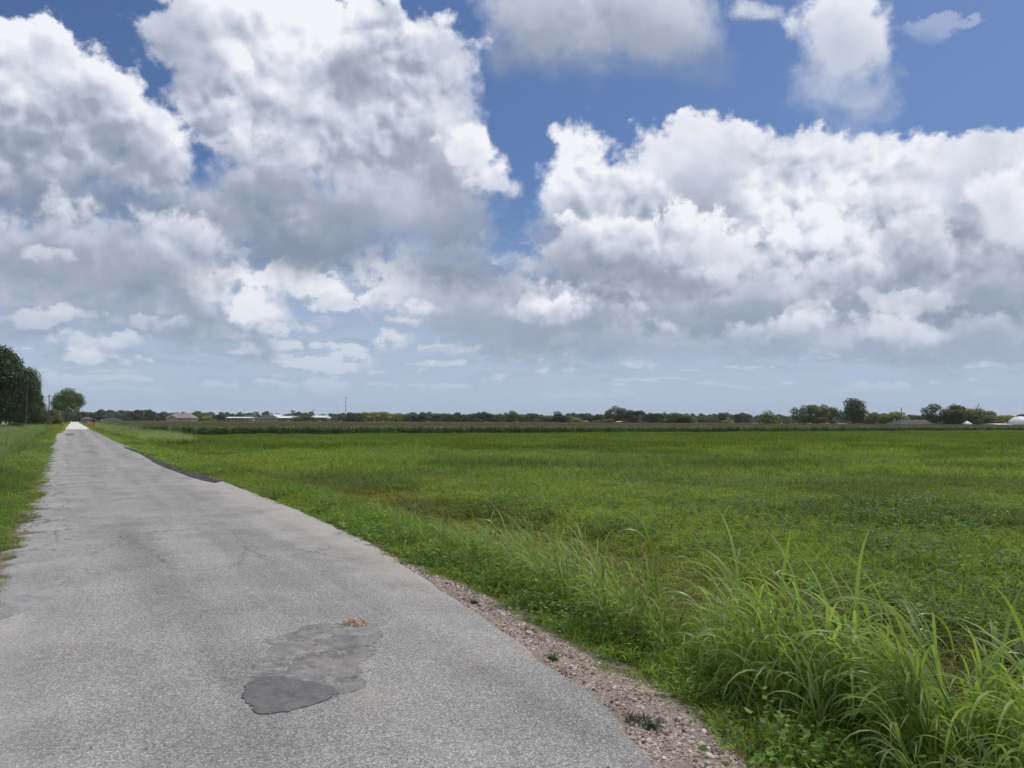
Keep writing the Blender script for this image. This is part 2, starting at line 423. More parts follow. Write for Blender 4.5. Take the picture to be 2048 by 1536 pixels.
def m_road(B):
    c = ocoord(B)                                   # object frame = road frame, metres
    lx, sy, _ = B.xyz(c)
    wob = B.v('ADD', c, B.v('SCALE', B.v('SUBTRACT', B.noise(c, 60, 2, col=True), (.5, .5, .5)), scale=0.012))
    cell = B.vor(wob, 92.0, feature='F1', out='Color')
    dist = B.vor(wob, 92.0, feature='F1', out='Distance')
    cr = B.xyz(cell)[0]
    stone = B.ramp(cr, [(0.0, (.23, .219, .205)), (.25, (.34, .326, .307)), (.6, (.44, .423, .40)), (.85, (.55, .53, .505)), (1.0, (.72, .70, .67))])
    gap = B.ss(dist, 0.28, 0.62, 0.0, 0.48)
    col = B.mix(gap, stone, (.10, .098, .097))
    # polish and staining at larger scales
    streak = B.noise(B.v('MULTIPLY', c, (1.0, 0.09, 1.0)), 1.3, 5, 0.6)
    blot = B.noise(c, 0.75, 6, 0.62)
    tone = B.m('ADD', B.ss(streak, 0.3, 0.7, -0.13, 0.13), B.ss(blot, 0.3, 0.7, -0.13, 0.12))
    # wheel tracks, polished slightly darker and smoother
    w1 = B.m('ABSOLUTE', B.m('SUBTRACT', B.m('ADD', lx, B.m('MULTIPLY', streak, 0.5)), 1.2))
    w2 = B.m('ABSOLUTE', B.m('SUBTRACT', B.m('ADD', lx, B.m('MULTIPLY', streak, 0.5)), 2.9))
    wt = B.ss(B.m('MINIMUM', w1, w2), 0.1, 0.6, -0.07, 0.03)
    g = B.m('ADD', 1.0, B.m('ADD', tone, wt))
    col = B.mix(1.0, col, B.comb(g, g, g), 'MULTIPLY')
    # pale dusty margins, pinkish stains
    edge_r = B.ss(B.m('ADD', lx, B.m('MULTIPLY', blot, 1.6)), 3.7, 5.0)
    edge_r = B.m('MULTIPLY', edge_r, B.ss(sy, 6.0, 11.0))
    col = B.mix(B.m('MULTIPLY', edge_r, 0.55), col, (.52, .47, .42))
    dust = B.ss(B.noise(B.v('ADD', c, (3.1, 7.7, 0)), 0.55, 6, 0.6), 0.56, 0.72)
    col = B.mix(B.m('MULTIPLY', dust, 0.30), col, (.50, .43, .37))
    lf = B.ss(B.m('SUBTRACT', lx, B.m('MULTIPLY', blot, 1.4)), -0.4, -1.7)
    col = B.mix(B.m('MULTIPLY', lf, 0.45), col, (.50, .47, .45))
    # hairline transverse and edge cracks
    ck = B.vor(B.v('ADD', B.v('MULTIPLY', c, (1.0, 0.45, 1.0)), B.v('SCALE', B.noise(c, 2.5, 5, .7, col=True), scale=0.5)), 1.4, feature='DISTANCE_TO_EDGE', out='Distance')
    lfc = B.ss(lx, 0.35, -0.35)
    ckm = B.m('MULTIPLY', B.ss(ck, 0.03, 0.0), B.m('MULTIPLY', lfc, B.ss(sy, 11, 16)))
    col = B.mix(B.m('MULTIPLY', ckm, 0.85), col, (.045, .04, .03))
    # finer net of cracks in the wheel tracks, and two old cross joints
    ck2 = B.vor(B.v('ADD', B.v('MULTIPLY', c, (1.0, 0.30, 1.0)), B.v('SCALE', B.noise(c, 3.5, 5, .7, col=True), scale=0.35)), .8, feature='DISTANCE_TO_EDGE', out='Distance')
    zone = B.m('MULTIPLY', B.ss(B.noise(B.v('ADD', c, (5, 5, 5)), .22, 3), .50, .62), B.ss(sy, 7.5, 12.0))
    col = B.mix(B.m('MULTIPLY', B.m('MULTIPLY', B.ss(ck2, 0.012, 0.0), zone), 0.6), col, (.11, .10, .09))
    jn = B.m('MINIMUM', B.m('ABSOLUTE', B.m('SUBTRACT', B.m('ADD', sy, B.m('MULTIPLY', blot, 2.0)), 95.0)), B.m('ABSOLUTE', B.m('SUBTRACT', B.m('ADD', sy, B.m('MULTIPLY', blot, 1.5)), 66.0)))
    col = B.mix(B.ss(jn, 0.35, 0.0, 0.0, 0.6), col, (.16, .15, .14))
    mid = B.m('ABSOLUTE', B.m('SUBTRACT', B.m('ADD', lx, B.m('MULTIPLY', streak, 0.35)), 2.15))
    col = B.mix(B.m('MULTIPLY', B.ss(mid, 0.22, 0.02), B.ss(sy, 12.0, 22.0, 0.0, 0.10)), col, (.60, .58, .55))
    # crawling moss and dirt on the broken left margin
    ms = B.noise(B.v('ADD', B.v('MULTIPLY', c, (1.0, 0.8, 1.0)), (9.0, 1.0, 0.0)), 1.9, 7, 0.68)
    mk = B.m('SUBTRACT', ms, B.m('MULTIPLY', B.m('ADD', lx, 0.75), 0.30))
    mk = B.m('MULTIPLY', B.ss(mk, 0.60, 0.68), B.ss(sy, 75.0, 40.0))
    col = B.mix(B.m('MULTIPLY', mk, 0.9), col, B.mix(B.ss(blot, .4, .6), (.10, .085, .035), (.13, .13, .05)))
    # sunlit far stretch, its light put into the colour, from about 190 m on
    far_sun = B.ss(B.m('ADD', sy, B.m('MULTIPLY', blot, 24.0)), 188.0, 200.0)
    col = B.mix(B.m('MULTIPLY', far_sun, 0.92), col, B.mix(B.noise(c, 0.4, 4), (.74, .69, .62), (.86, .82, .76)))
    return bsdf(B, col, 0.85, B.m('SUBTRACT', 1.0, dist), 0.55, 0.008, 0.25)

def m_patch(name, c0, c1, speck=0.3):
    def fn(B):
        c = ocoord(B)
        n = B.noise(c, 3.0, 7, 0.65); n2 = B.noise(B.v('MULTIPLY', c, (1, .35, 1)), 9.0, 5, 0.7); cell = B.xyz(B.vor(c, 120.0, out='Color'))[0]
        col = B.mix(B.ss(B.m('ADD', B.m('MULTIPLY', n, .6), B.m('MULTIPLY', n2, .4)), 0.38, 0.62), c0, c1)
        col = B.mix(B.m('MULTIPLY', B.ss(cell, .55, 1.0), speck), col, (.42, .40, .39))
        col = B.mix(B.ss(n2, .60, .72, 0, .6), col, (.40, .32, .25))
        st = B.noise(B.v('ADD', c, (4.0, 2.0, 0)), 4.5, 6, .7)
        col = B.mix(B.ss(st, .56, .68, 0, .65), col, (.085, .080, .078))
        wn = B.noise(B.v('ADD', c, (6.0, 3.0, 0)), 7.0, 6, .72)
        if speck > .1: col = B.mix(B.m('MULTIPLY', B.ss(wn, .51 if speck > .3 else .62, .60 if speck > .3 else .70), B.ss(cell, .30, .75, .1, .85)), col, (.44, .425, .40))
        rd = B.noise(B.v('ADD', c, (1.0, 8.0, 0)), 2.2, 5, .65)
        col = B.mix(B.ss(rd, .52, .66, 0, .35), col, (.33, .275, .235))
        return bsdf(B, col, 0.8, B.m('ADD', n2, B.m('MULTIPLY', cell, .4)), 0.4, 0.006)
    return mat(name, fn)

def m_gravelbed(B):
    c = ocoord(B)
    cell = B.xyz(B.vor(c, 62.0, out='Color')); d = B.vor(c, 62.0)
    col = B.ramp(cell[0], [(0, (.10, .075, .06)), (.35, (.27, .21, .17)), (.7, (.42, .33, .28)), (1, (.62, .55, .48))])
    n = B.noise(c, 2.2, 5, .6)
    col = B.mix(B.ss(n, .42, .58, 0, .85), col, (.27, .225, .19))
    return bsdf(B, col, 0.9, B.m('SUBTRACT', 1.0, d), 0.8, 0.012)

def m_ground(B):
    c = ocoord(B); lx, sy, _ = B.xyz(c)
    n = B.noise(c, 0.05, 6, .6); n2 = B.noise(c, 1.6, 7, .65); n3 = B.noise(c, 22, 4, .6)
    near = B.mix(B.ss(n2, .35, .65), (.070, .090, .026), (.11, .13, .038))
    near = B.mix(B.ss(n3, .5, .7, 0, .6), near, (.11, .085, .045))
    far = B.mix(B.ss(n, .35, .65), (.17, .21, .055), (.26, .27, .10))  # far ground paler, sunlight on its grass strips put into the colour
    col = B.mix(B.ss(sy, 300, 420), near, far)
    # bare silty strip right at the seal's edge
    e = B.m('MULTIPLY', B.ss(B.m('ADD', lx, B.m('MULTIPLY', n2, .5)), 4.95, 4.45), B.ss(lx, 2.5, 3.0))
    col = B.mix(B.m('MULTIPLY', e, .8), col, (.21, .17, .125))
    e2 = B.m('MULTIPLY', B.ss(B.m('SUBTRACT', lx, B.m('MULTIPLY', n2, .7)), -2.4, -1.5), B.ss(lx, 1.0, 0.0))
    e2 = B.m('MULTIPLY', e2, B.ss(n2, .40, .50))
    col = B.mix(B.m('MULTIPLY', e2, .85), col, (.20, .165, .085))
    return bsdf(B, col, 0.95, n3, 0.6, 0.03)

# ================================================================== terrain
LE = np.array([(-200,-.6),(0,-.7),(12,-.78),(15,-.69),(20,-.64),(30,-.78),(59,-1.14),(115,-1.9),(170,-2.3),(400,-2.4),(3000,-2.4)])
RE = np.array([(-200,2.9),(0,2.9),(2,2.9),(3.5,3.03),(4.8,3.37),(6.6,3.67),(8.5,3.86),(10.3,4.06),(12.2,4.29),(17.4,4.45),(26.8,4.30),(37,4.0),(62,3.91),(97,3.65),(187,3.6),(3000,3.6)])
def left_edge(s): return np.interp(s, LE[:, 0], LE[:, 1])
def right_edge(s): return np.interp(s, RE[:, 0], RE[:, 1])
def gz(l, s):
    """height of the bare ground"""
    l = np.asarray(l, float); s = np.asarray(s, float)
    re, le = right_edge(s), left_edge(s)
    dr = l - re; dl = le - l
    z = np.full(np.broadcast(l, s).shape, -0.03)
    r = np.interp(dr, [-.4, 0.0, .45, 1.2, 3.2, 4.6, 7, 5000], [-.06, -.02, -.05, -.16, -.72, -.78, -.65, -.65])
    q = np.interp(dl, [-.4, 0.0, .4, 1.5, 4, 8, 5000], [-.06, -.025, -.04, -.12, -.38, -.45, -.5])
    z = np.where(dr > -.4, r, np.where(dl > -.4, q, -.06))
    und = 0.03 * np.sin(l * 1.7 + s * .6) * np.sin(s * .9 - l * .4) + .04 * np.sin(l * .31 + 1) * np.sin(s * .23)
    amp = np.clip(np.maximum(dr, dl) - .6, 0, 2) / 2
    return z + und * amp

def grid_lines(fine, coarse):
    a = list(np.arange(*fine)); return np.array(sorted(set([round(v, 3) for v in a + list(coarse)])))
gl = grid_lines((-8, 14, .25), list(np.arange(-30, -8, 2)) + [-3000, -1500, -700, -350, -180, -100, -60, -40] + list(np.arange(15, 40, 1.5)) + [45, 60, 90, 140, 220, 350, 600, 1000, 1800, 3000])
gs = grid_lines((-2, 40, .5), [-1200, -500, -200, -80, -30, -12, -6] + list(np.arange(42, 120, 3)) + list(np.arange(125, 420, 12)) + [450, 500, 600, 750, 1000, 1500, 2300, 3300])
GLm, GSm = np.meshgrid(gl, gs)
gv = np.stack([GLm.ravel(), GSm.ravel(), gz(GLm, GSm).ravel()], 1)
nl = len(gl); ns = len(gs)
ii, jj = np.meshgrid(np.arange(ns - 1), np.arange(nl - 1), indexing='ij')
a0 = (ii * nl + jj).ravel()
gf = np.stack([a0, a0 + 1, a0 + nl + 1, a0 + nl], 1)
ground = obj('ground', mesh_from('ground', gv, gf, [mat('ground', m_ground)], smooth=True))
ground.rotation_euler = (0, 0, RD); tag(ground, kind='structure')

def ragged(n, amp, seed, scale=1.0):
    r = np.random.default_rng(seed); out = np.zeros(n); x = np.arange(n)
    for k in range(5):
        f = 0.035 * 2.1 ** k * scale
        kn = r.normal(size=int(n * f) + 4); out += np.interp(x * f, np.arange(len(kn)), kn) * 0.55 ** k
    return out * amp

# road: one sheet, ragged seal edges with a small drop at each side
ss_ = np.concatenate([np.arange(-25, 0, .5), np.arange(0, 60, .06), np.arange(60, 200, .4), np.arange(200, 600, 3), np.arange(600, 801, 20)])
nR = len(ss_)
fade = np.clip((120 - ss_) / 60, 0, 1)
le = left_edge(ss_) + ragged(nR, .075, 3, 3.0) * fade * np.clip((ss_ - 2) / 10, .3, 1) * 1.3
re = right_edge(ss_) + ragged(nR, .020, 5, 3.0) * fade
le += np.where((ss_ > 14) & (ss_ < 70), np.clip(ragged(nR, .13, 9, 5.0), -.12, .22), 0)
cols = [le - .03, le, le + .12] + [le + (re - le) * t for t in np.linspace(.06, .94, 14)] + [re - .1, re, re + .03]
zz = [-.05, -.012, 0] + [0.0 + .02 * math.sin(math.pi * t) for t in np.linspace(.06, .94, 14)] + [0, -.012, -.05]
RV = np.stack([np.stack([c_, ss_, np.full(nR, z_)], 1) for c_, z_ in zip(cols, zz)], 1).reshape(-1, 3)
nc = len(cols); ii, jj = np.meshgrid(np.arange(nR - 1), np.arange(nc - 1), indexing='ij'); a0 = (ii * nc + jj).ravel()
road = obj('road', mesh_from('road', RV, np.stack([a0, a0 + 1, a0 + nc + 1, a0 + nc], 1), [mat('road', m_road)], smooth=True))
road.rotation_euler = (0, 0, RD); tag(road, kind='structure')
def road_z(l, s):
    t = np.clip((l - left_edge(s)) / (right_edge(s) - left_edge(s)), 0, 1); return .02 * np.sin(np.pi * t)

def sheet(name, px_outline, material, lift, rag=.02, sub=30, seed=1, skirt=.012):
    """thin irregular layer lying on the road, outline measured on the photograph"""
    pts = [LS(*ground_at(*p)) for p in px_outline]
    r = random.Random(seed); out = []
    n = len(pts)
    for i in range(n):
        a, b = Vector(pts[i]), Vector(pts[(i + 1) % n])
        k = max(2, min(sub, int((b - a).length / .025)))
        nrm = Vector((b.y - a.y, a.x - b.x)).normalized() if (b - a).length > 1e-6 else Vector((0, 0))
        for j in range(k):
            out.append(a.lerp(b, j / k) + nrm * r.uniform(-rag, rag))
    g = Geo(); m = len(out)
    top = [(p.x, p.y, float(road_z(p.x, p.y)) + lift) for p in out]
    cx = sum(p.x for p in out) / m; cy = sum(p.y for p in out) / m
    low = [(p.x + (p.x - cx) * .012, p.y + (p.y - cy) * .012, float(road_z(p.x, p.y)) + lift - skirt) for p in out]
    g.add(top + low, [tuple(range(m))] + [(i, i + m, (i + 1) % m + m, (i + 1) % m) for i in range(m)])
    o = g.build(name, [material]); o.rotation_euler = (0, 0, RD)
    tag(o, kind='structure'); return o
P1 = [(523,1288),(582,1270),(623,1253),(687,1250),(752,1248),(765,1276),(749,1288),(749,1311),(725,1326),(711,1338),(725,1346),(713,1358),(734,1373),(711,1388),(672,1399),(640,1402),(560,1390),(505,1372),(505,1358),(508,1332),(535,1314),(546,1294)]
P2 = [(491,1376),(517,1360),(564,1358),(588,1366),(626,1370),(664,1380),(678,1393),(652,1407),(617,1420),(576,1430),(538,1436),(511,1434),(503,1420),(485,1402)]
P3 = [(-60,1250),(0,1213),(30,1197),(70,1182),(95,1166),(142,1156),(118,1172),(110,1190),(90,1205),(50,1224),(0,1240)]
PT = [(245,892),(290,905),(320,917),(345,929),(370,937),(400,947),(442,962),(430,966),(412,963),(385,956),(358,946),(330,936),(310,926),(282,909),(252,897)]
PF = [(129,868),(140,867),(151,868),(149,870),(141,872),(132,871)]
sheet('asphalt_patch', P1, m_patch('patch_old', (.140, .135, .130), (.265, .255, .243), .45), .004, .022, seed=2, skirt=.012)
sheet('asphalt_patch', P2, m_patch('patch_dark', (.105, .102, .100), (.180, .174, .168), .22), .008, .012, seed=3, skirt=.016)
sheet('asphalt_patch', P3, m_patch('patch_faded', (.25, .24, .235), (.36, .35, .34), .6), .004, .012, seed=4, skirt=.010)
sheet('asphalt_patch', PF, m_patch('patch_dark', None, None), .006, .05, seed=6, skirt=.012)
sheet('tar_strip', PT, m_patch('tar', (.022, .022, .026), (.042, .042, .048), .05), .012, .04, seed=5, skirt=.05)

# gravel shoulder bed, a ribbon that widens towards the camera
sg = np.arange(1.5, 13.5, .08)
gi = right_edge(sg) - .05
go_ = np.interp(sg, [1.5, 3.3, 4.3, 5.4, 6.9, 8.2, 10, 11.4, 13.5], [3.45, 3.55, 3.90, 4.05, 4.22, 4.32, 4.30, 4.33, 4.40]) + ragged(len(sg), .05, 12, 3)
cg = [gi + (go_ - gi) * t for t in np.linspace(0, 1, 7)]
zg = [-.022, -.018, -.02, -.026, -.033, -.042, -.075]
GV = np.stack([np.stack([c_, sg, np.full(len(sg), z_) + ragged(len(sg), .004, 40 + k, 6)], 1) for k, (c_, z_) in enumerate(zip(cg, zg))], 1).reshape(-1, 3)
ii, jj = np.meshgrid(np.arange(len(sg) - 1), np.arange(6), indexing='ij'); a0 = (ii * 7 + jj).ravel()
sh = obj('gravel_shoulder', mesh_from('gravel_shoulder', GV, np.stack([a0, a0 + 1, a0 + 8, a0 + 7], 1), [mat('gravel_bed', m_gravelbed)], smooth=True))
sh.rotation_euler = (0, 0, RD); tag(sh, kind='structure')

# ================================================================== scattering
def source_set(name, objs):
    c = bpy.data.collections.new(name)
    for o in objs: c.objects.link(o)
    return c
def scatter(name, coll, P, rot, scale, tint, pick, label, kind='stuff'):
    P = np.asarray(P, np.float32); n = len(P)
    me = bpy.data.meshes.new(name); me.vertices.add(n); me.vertices.foreach_set('co', P.ravel())
    def at(nm, typ, key, arr):
        a = me.attributes.new(nm, typ, 'POINT'); a.data.foreach_set(key, np.ascontiguousarray(arr, np.float32 if typ != 'INT' else np.int32).ravel())
    at('rot', 'FLOAT_VECTOR', 'vector', rot); at('sc', 'FLOAT_VECTOR', 'vector', scale)
    at('tint', 'FLOAT_COLOR', 'color', np.concatenate([tint, np.ones((n, 1))], 1)); at('pick', 'INT', 'value', pick)
    o = obj(name, me)
    ng = bpy.data.node_groups.new(name, 'GeometryNodeTree')
    ng.interface.new_socket('Geometry', in_out='INPUT', socket_type='NodeSocketGeometry')
    ng.interface.new_socket('Geometry', in_out='OUTPUT', socket_type='NodeSocketGeometry')
    N, L = ng.nodes, ng.links
    gi_ = N.new('NodeGroupInput'); go = N.new('NodeGroupOutput')
    ci = N.new('GeometryNodeCollectionInfo'); ci.inputs['Collection'].default_value = coll
    ci.inputs['Separate Children'].default_value = True; ci.inputs['Reset Children'].default_value = True
    mp = N.new('GeometryNodeMeshToPoints')
    ip = N.new('GeometryNodeInstanceOnPoints'); ip.inputs['Pick Instance'].default_value = True
    def named(nm, dt):
        q = N.new('GeometryNodeInputNamedAttribute'); q.data_type = dt; q.inputs['Name'].default_value = nm
        return q.outputs[0]
    e2r = N.new('FunctionNodeEulerToRotation')
    L.new(gi_.outputs[0], mp.inputs[0]); L.new(mp.outputs[0], ip.inputs['Points']); L.new(ci.outputs[0], ip.inputs['Instance'])
    L.new(named('rot', 'FLOAT_VECTOR'), e2r.inputs[0]); L.new(e2r.outputs[0], ip.inputs['Rotation'])
    L.new(named('sc', 'FLOAT_VECTOR'), ip.inputs['Scale']); L.new(named('pick', 'INT'), ip.inputs['Instance Index'])
    L.new(ip.outputs[0], go.inputs[0])
    md = o.modifiers.new('scatter', 'NODES'); md.node_group = ng
    tag(o, label, kind=kind)
    return o

def vnoise(x, y, seed=0, scale=1.0, octaves=4):
    """smooth value noise in metres, 0..1"""
    r = np.random.default_rng(seed); T = r.random((256, 256)); out = 0; amp = 1; tot = 0
    for k in range(octaves):
        u = x * scale * 2 ** k + 37.7 * k; v = y * scale * 2 ** k + 11.3 * k
        i = np.floor(u).astype(int); j = np.floor(v).astype(int); fu = u - i; fv = v - j
        fu = fu * fu * (3 - 2 * fu); fv = fv * fv * (3 - 2 * fv)
        q = lambda a, b: T[a % 256, b % 256]
        out = out + amp * ((q(i, j) * (1 - fu) + q(i + 1, j) * fu) * (1 - fv) + (q(i, j + 1) * (1 - fu) + q(i + 1, j + 1) * fu) * fv)
        tot += amp; amp *= .5
    return out / tot
def sstep(x, a, b):
    t = np.clip((x - a) / (b - a), 0, 1); return t * t * (3 - 2 * t)

def blade(g, rnd, base, h, w, lean, az, seg=4, droop=1.0, fold=.5, var=None, mi=0, twist=0.0):
    """one grass leaf: rises, arcs over and tapers to a point"""
    d = Vector((math.cos(az), math.sin(az), 0)); sd = Vector((-d.y, d.x, 0))
    sp = []; wd = []; si = []
    ang = R(90) - lean; p = Vector(base); st = h / seg
    for i in range(seg + 1):
        t = i / seg
        sp.append(p.copy()); wd.append(w * (0.55 + 1.1 * t if t < .4 else max(0.02, 1.0 * (1 - ((t - .4) / .6) ** 1.6)))); 
        tw = twist * t
        si.append((sd * math.cos(tw) + Vector((0, 0, 1)) * math.sin(tw)))
        p = p + (d * math.cos(ang) + Vector((0, 0, math.sin(ang)))) * st
        ang -= droop * (.35 + 1.3 * t) / seg * 1.6
    g.strip(sp, wd, si, mi, rnd.random() if var is None else var, fold)

def make_patch(name, seed, size, n, h, w, seg, droop, lean, material, round_=True):
    rnd = random.Random(seed); g = Geo()
    for _ in range(n):
        if round_:
            r_ = size / 2 * math.sqrt(rnd.random()); t = rnd.uniform(0, 6.283); b = (r_ * math.cos(t), r_ * math.sin(t), -.02)
        else: b = (rnd.uniform(-size / 2, size / 2), rnd.uniform(-size / 2, size / 2), -.02)
        blade(g, rnd, b, rnd.uniform(*h), rnd.uniform(*w) / 2, rnd.uniform(0, lean), rnd.uniform(0, 6.283), seg, rnd.uniform(*droop), twist=rnd.uniform(-1, 1))
    return g.build(name, [material], link=False, smooth=True)

M_GRASS = m_leaf('grass_leaf', spread=.6, tip=(.30, .30, .10))
M_CANE = m_leaf('cane_leaf', spread=.35, tip=(.26, .26, .10), gloss=.45, trans=.42, spec=.4)
short_src = source_set('short_grass_src', [make_patch('short_grass', 100 + i, .42, 95, (.07, .24), (.005, .012), 4, (.6, 2.8), .9, M_GRASS) for i in range(5)])
field_src = source_set('field_grass_src', [make_patch('field_grass', 200 + i, .62, 105, (.22, .60), (.009, .020), 6, (.8, 3.2), .6, M_GRASS) for i in range(5)])
mid_src = source_set('mid_grass_src', [make_patch('mid_grass', 300 + i, 1.3, 160, (.25, .62), (.016, .030), 4, (.5, 2.6), .5, M_GRASS) for i in range(4)])
far_src = source_set('far_grass_src', [make_patch('far_grass', 400 + i, 3.0, 260, (.35, .60), (.035, .06), 2, (.2, 1.1), .4, M_GRASS) for i in range(3)])

def weed_patch(seed, leaves=160, size=.5):
    """low broad-leaved weeds"""
    rnd = random.Random(seed); g = Geo()
    for _ in range(leaves // 6):
        bx, by = rnd.uniform(-size / 2, size / 2), rnd.uniform(-size / 2, size / 2); hh = rnd.uniform(.06, .26)
        for k in range(6):
            a = rnd.uniform(0, 6.28); z = hh * rnd.uniform(.4, 1); L = rnd.uniform(.02, .05); wv = L * rnd.uniform(.3, .5)
            d = Vector((math.cos(a), math.sin(a), rnd.uniform(-.2, .5))); s_ = Vector((-d.y, d.x, 0)); b = Vector((bx, by, z)) + d * .008
            g.add([b, b + d * L * .5 + s_ * wv, b + d * L, b + d * L * .5 - s_ * wv], [(0, 1, 2, 3)], 0, rnd.random() * .85)
    return g.build('weed', [M_GRASS], link=False)
weed_src = source_set('weed_src', [weed_patch(500 + i) for i in range(4)])

def cane_plant(seed, H=1.1, nleaf=9, link=False, lean_az=None, lw=(.014, .027)):
    """tall coarse roadside grass: jointed stem with long arching leaves"""
    rnd = random.Random(seed); g = Geo()
    for st in range(rnd.choice([1, 2, 2, 3])):
        az = rnd.uniform(0, 6.28) if lean_az is None else lean_az + rnd.uniform(-.5, .5)
        b = Vector((rnd.uniform(-.07, .07), rnd.uniform(-.07, .07), -.03)); hh = H * rnd.uniform(.7, 1.0)
        lean = rnd.uniform(.03, .22); pts = []
        for i in range(6):
            t = i / 5; pts.append(b + Vector((math.cos(az) * lean * t * t * hh, math.sin(az) * lean * t * t * hh, hh * .72 * t)))
        g.tube(pts, [.006, .0055, .005, .0045, .004, .003], 5, 0, .55)
        for k in range(nleaf):
            t = .08 + .92 * (k + rnd.random() * .6) / nleaf; t = min(t, .99)
            i = int(t * 5); p = pts[i].lerp(pts[i + 1], t * 5 - i)
            la = az + (k % 2) * math.pi + rnd.uniform(-.9, .9) if lean_az is None else lean_az + rnd.gauss(0, .9)
            up = t > .8
            blade(g, rnd, p, hh * rnd.uniform(.42, .75), rnd.uniform(*lw) / 2, rnd.uniform(.08, .5) if up else rnd.uniform(.25, .75), la, 9, rnd.uniform(.9, 2.1) * (.75 if up else 1.1), .45, rnd.uniform(.2, .85), twist=rnd.uniform(-.9, .9))
    return g.build('cane', [M_CANE], link=link, smooth=True)
cane_src = source_set('cane_src', [cane_plant(600 + i, 1.15, 9, lean_az=0.0) for i in range(7)])
cane_far_src = source_set('cane_far_src', [make_patch('cane_far', 650 + i, .9, 70, (.6, 1.25), (.02, .035), 4, (.5, 1.9), .35, M_CANE) for i in range(4)])

def rotz(n, tiltsd=.06): 
    r = np.zeros((n, 3)); r[:, 2] = rng.uniform(0, 6.283, n); r[:, :2] = rng.normal(0, tiltsd, (n, 2)); return r
def jitter_grid(l0, l1, s0, s1, step):
    L_, S_ = np.meshgrid(np.arange(l0, l1, step), np.arange(s0, s1, step)); L_ = L_.ravel(); S_ = S_.ravel()
    return L_ + rng.uniform(-.5, .5, L_.shape) * step, S_ + rng.uniform(-.5, .5, S_.shape) * step
def in_view(l, s, margin=.10, near=1.0):
    x, y = W(l, s); return (np.abs(x) < (y + near) * (.667 + margin) + 1.6) & (y > -1.0)
def place(l, s, z=None):
    x, y = W(l, s); return np.stack([x, y, gz(l, s) if z is None else z], 1)
def tints(l, s, base, seed=0):
    """colour of the grass where it stands: lush, dry and darker patches of the real meadow"""
    n1 = vnoise(l, s, 21 + seed, .10, 4)[:, None]; n2 = vnoise(l, s, 22 + seed, .55, 3)[:, None]
    t = np.array(base)[None, :] * (0.62 + .78 * n1)
    yel = sstep(n2, .50, .80); t = t * (1 - yel * .34) + yel * .34 * np.array([.285, .330, .050])
    return t * np.array([[1.28, 1.23, 1.30]]) * rng.uniform(.85, 1.15, (len(l), 1))

# ---- near and middle field, right of the road
CANE_SPOTS = []
def field_layer(name, src, nsrc, step, y0, y1, label, base, sc=(.85, 1.2), keep=1.0, hk=1.0):
    l, s = jitter_grid(-2, 260, -14, 124, step)
    x, y = W(l, s)
    k = (y >= y0) & (y < y1) & (l > right_edge(s) + 1.75) & in_view(l, s) & (s < 122.5)
    if y0 > 40: k &= ~((l < 9.0) & (s > 86))
    if keep < 1: k &= rng.random(len(l)) < keep
    l, s = l[k], s[k]; n = len(l)
    y = y[k]
    t = tints(l, s, base)
    dl = l - right_edge(s)
    # the ditch: thin olive-brown grass
    ditch = (sstep(dl, 1.4, 2.4) * (1 - sstep(dl, 4.6, 7.2)) * (1 - sstep(s, 16, 40) * .5) * sstep(vnoise(l, s, 5, .35, 3), .15, .38))[:, None]
    t = t * (1 - ditch * .66) + ditch * .66 * np.array([.265, .220, .068]) * rng.uniform(.8, 1.2, (n, 1))
    # lush dark and bluish swathes between 12 and 45 m, lighter meadow beyond
    dark = (sstep(vnoise(l, s, 8, .16, 3), .52, .68))[:, None]
    t = t * (1 - dark * .34)
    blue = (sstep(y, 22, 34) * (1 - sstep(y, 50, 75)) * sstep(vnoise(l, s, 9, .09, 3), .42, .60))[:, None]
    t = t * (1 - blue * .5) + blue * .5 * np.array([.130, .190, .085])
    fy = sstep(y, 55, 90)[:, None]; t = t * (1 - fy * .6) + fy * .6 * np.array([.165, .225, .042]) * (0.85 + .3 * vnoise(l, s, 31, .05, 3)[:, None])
    hv = .72 + .6 * vnoise(l, s, 6, .4, 3) + .22 * dark[:, 0] - .35 * ditch[:, 0]
    S_ = rng.uniform(sc[0], sc[1], n); scl = np.stack([S_, S_, S_ * hv * hk], 1)
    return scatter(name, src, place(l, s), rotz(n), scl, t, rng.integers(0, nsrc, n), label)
BASE = (.150, .225, .042)
field_layer('field_grass', field_src, 5, .30, -1, 17, 'dense knee-high green grass filling the near part of the field', BASE, (.85, 1.15))
field_layer('field_grass', field_src, 5, .42, 17, 34, 'green field grass a stone\'s throw from the road', BASE, (1.0, 1.4), hk=.85)
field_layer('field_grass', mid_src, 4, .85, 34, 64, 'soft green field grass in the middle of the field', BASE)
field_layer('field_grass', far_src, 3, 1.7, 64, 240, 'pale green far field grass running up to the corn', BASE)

def lush():
    l, s = jitter_grid(3, 40, -10, 30, .42); x, y = W(l, s); dl = l - right_edge(s)
    k = (dl > 2.2) & (y < 24) & in_view(l, s)
    dn = .25 + .75 * sstep(vnoise(l, s, 8, .16, 3), .48, .62)
    k &= rng.random(len(l)) < .7 * dn * sstep(dl, 3.5, 6.5)
    l, s = l[k], s[k]; n = len(l); S_ = rng.uniform(1.3, 2.3, n)
    t = np.array([[.115, .215, .050]]) * rng.uniform(.6, 1.35, (n, 1)) * (.7 + .7 * vnoise(l, s, 12, .3, 3))[:, None]
    scatter('field_weeds', weed_src, place(l, s), rotz(n), np.stack([S_, S_, S_ * rng.uniform(.75, 1.25, n)], 1), t, rng.integers(0, 4, n), 'lush broad-leaved weeds growing up through the near field grass')
lush()
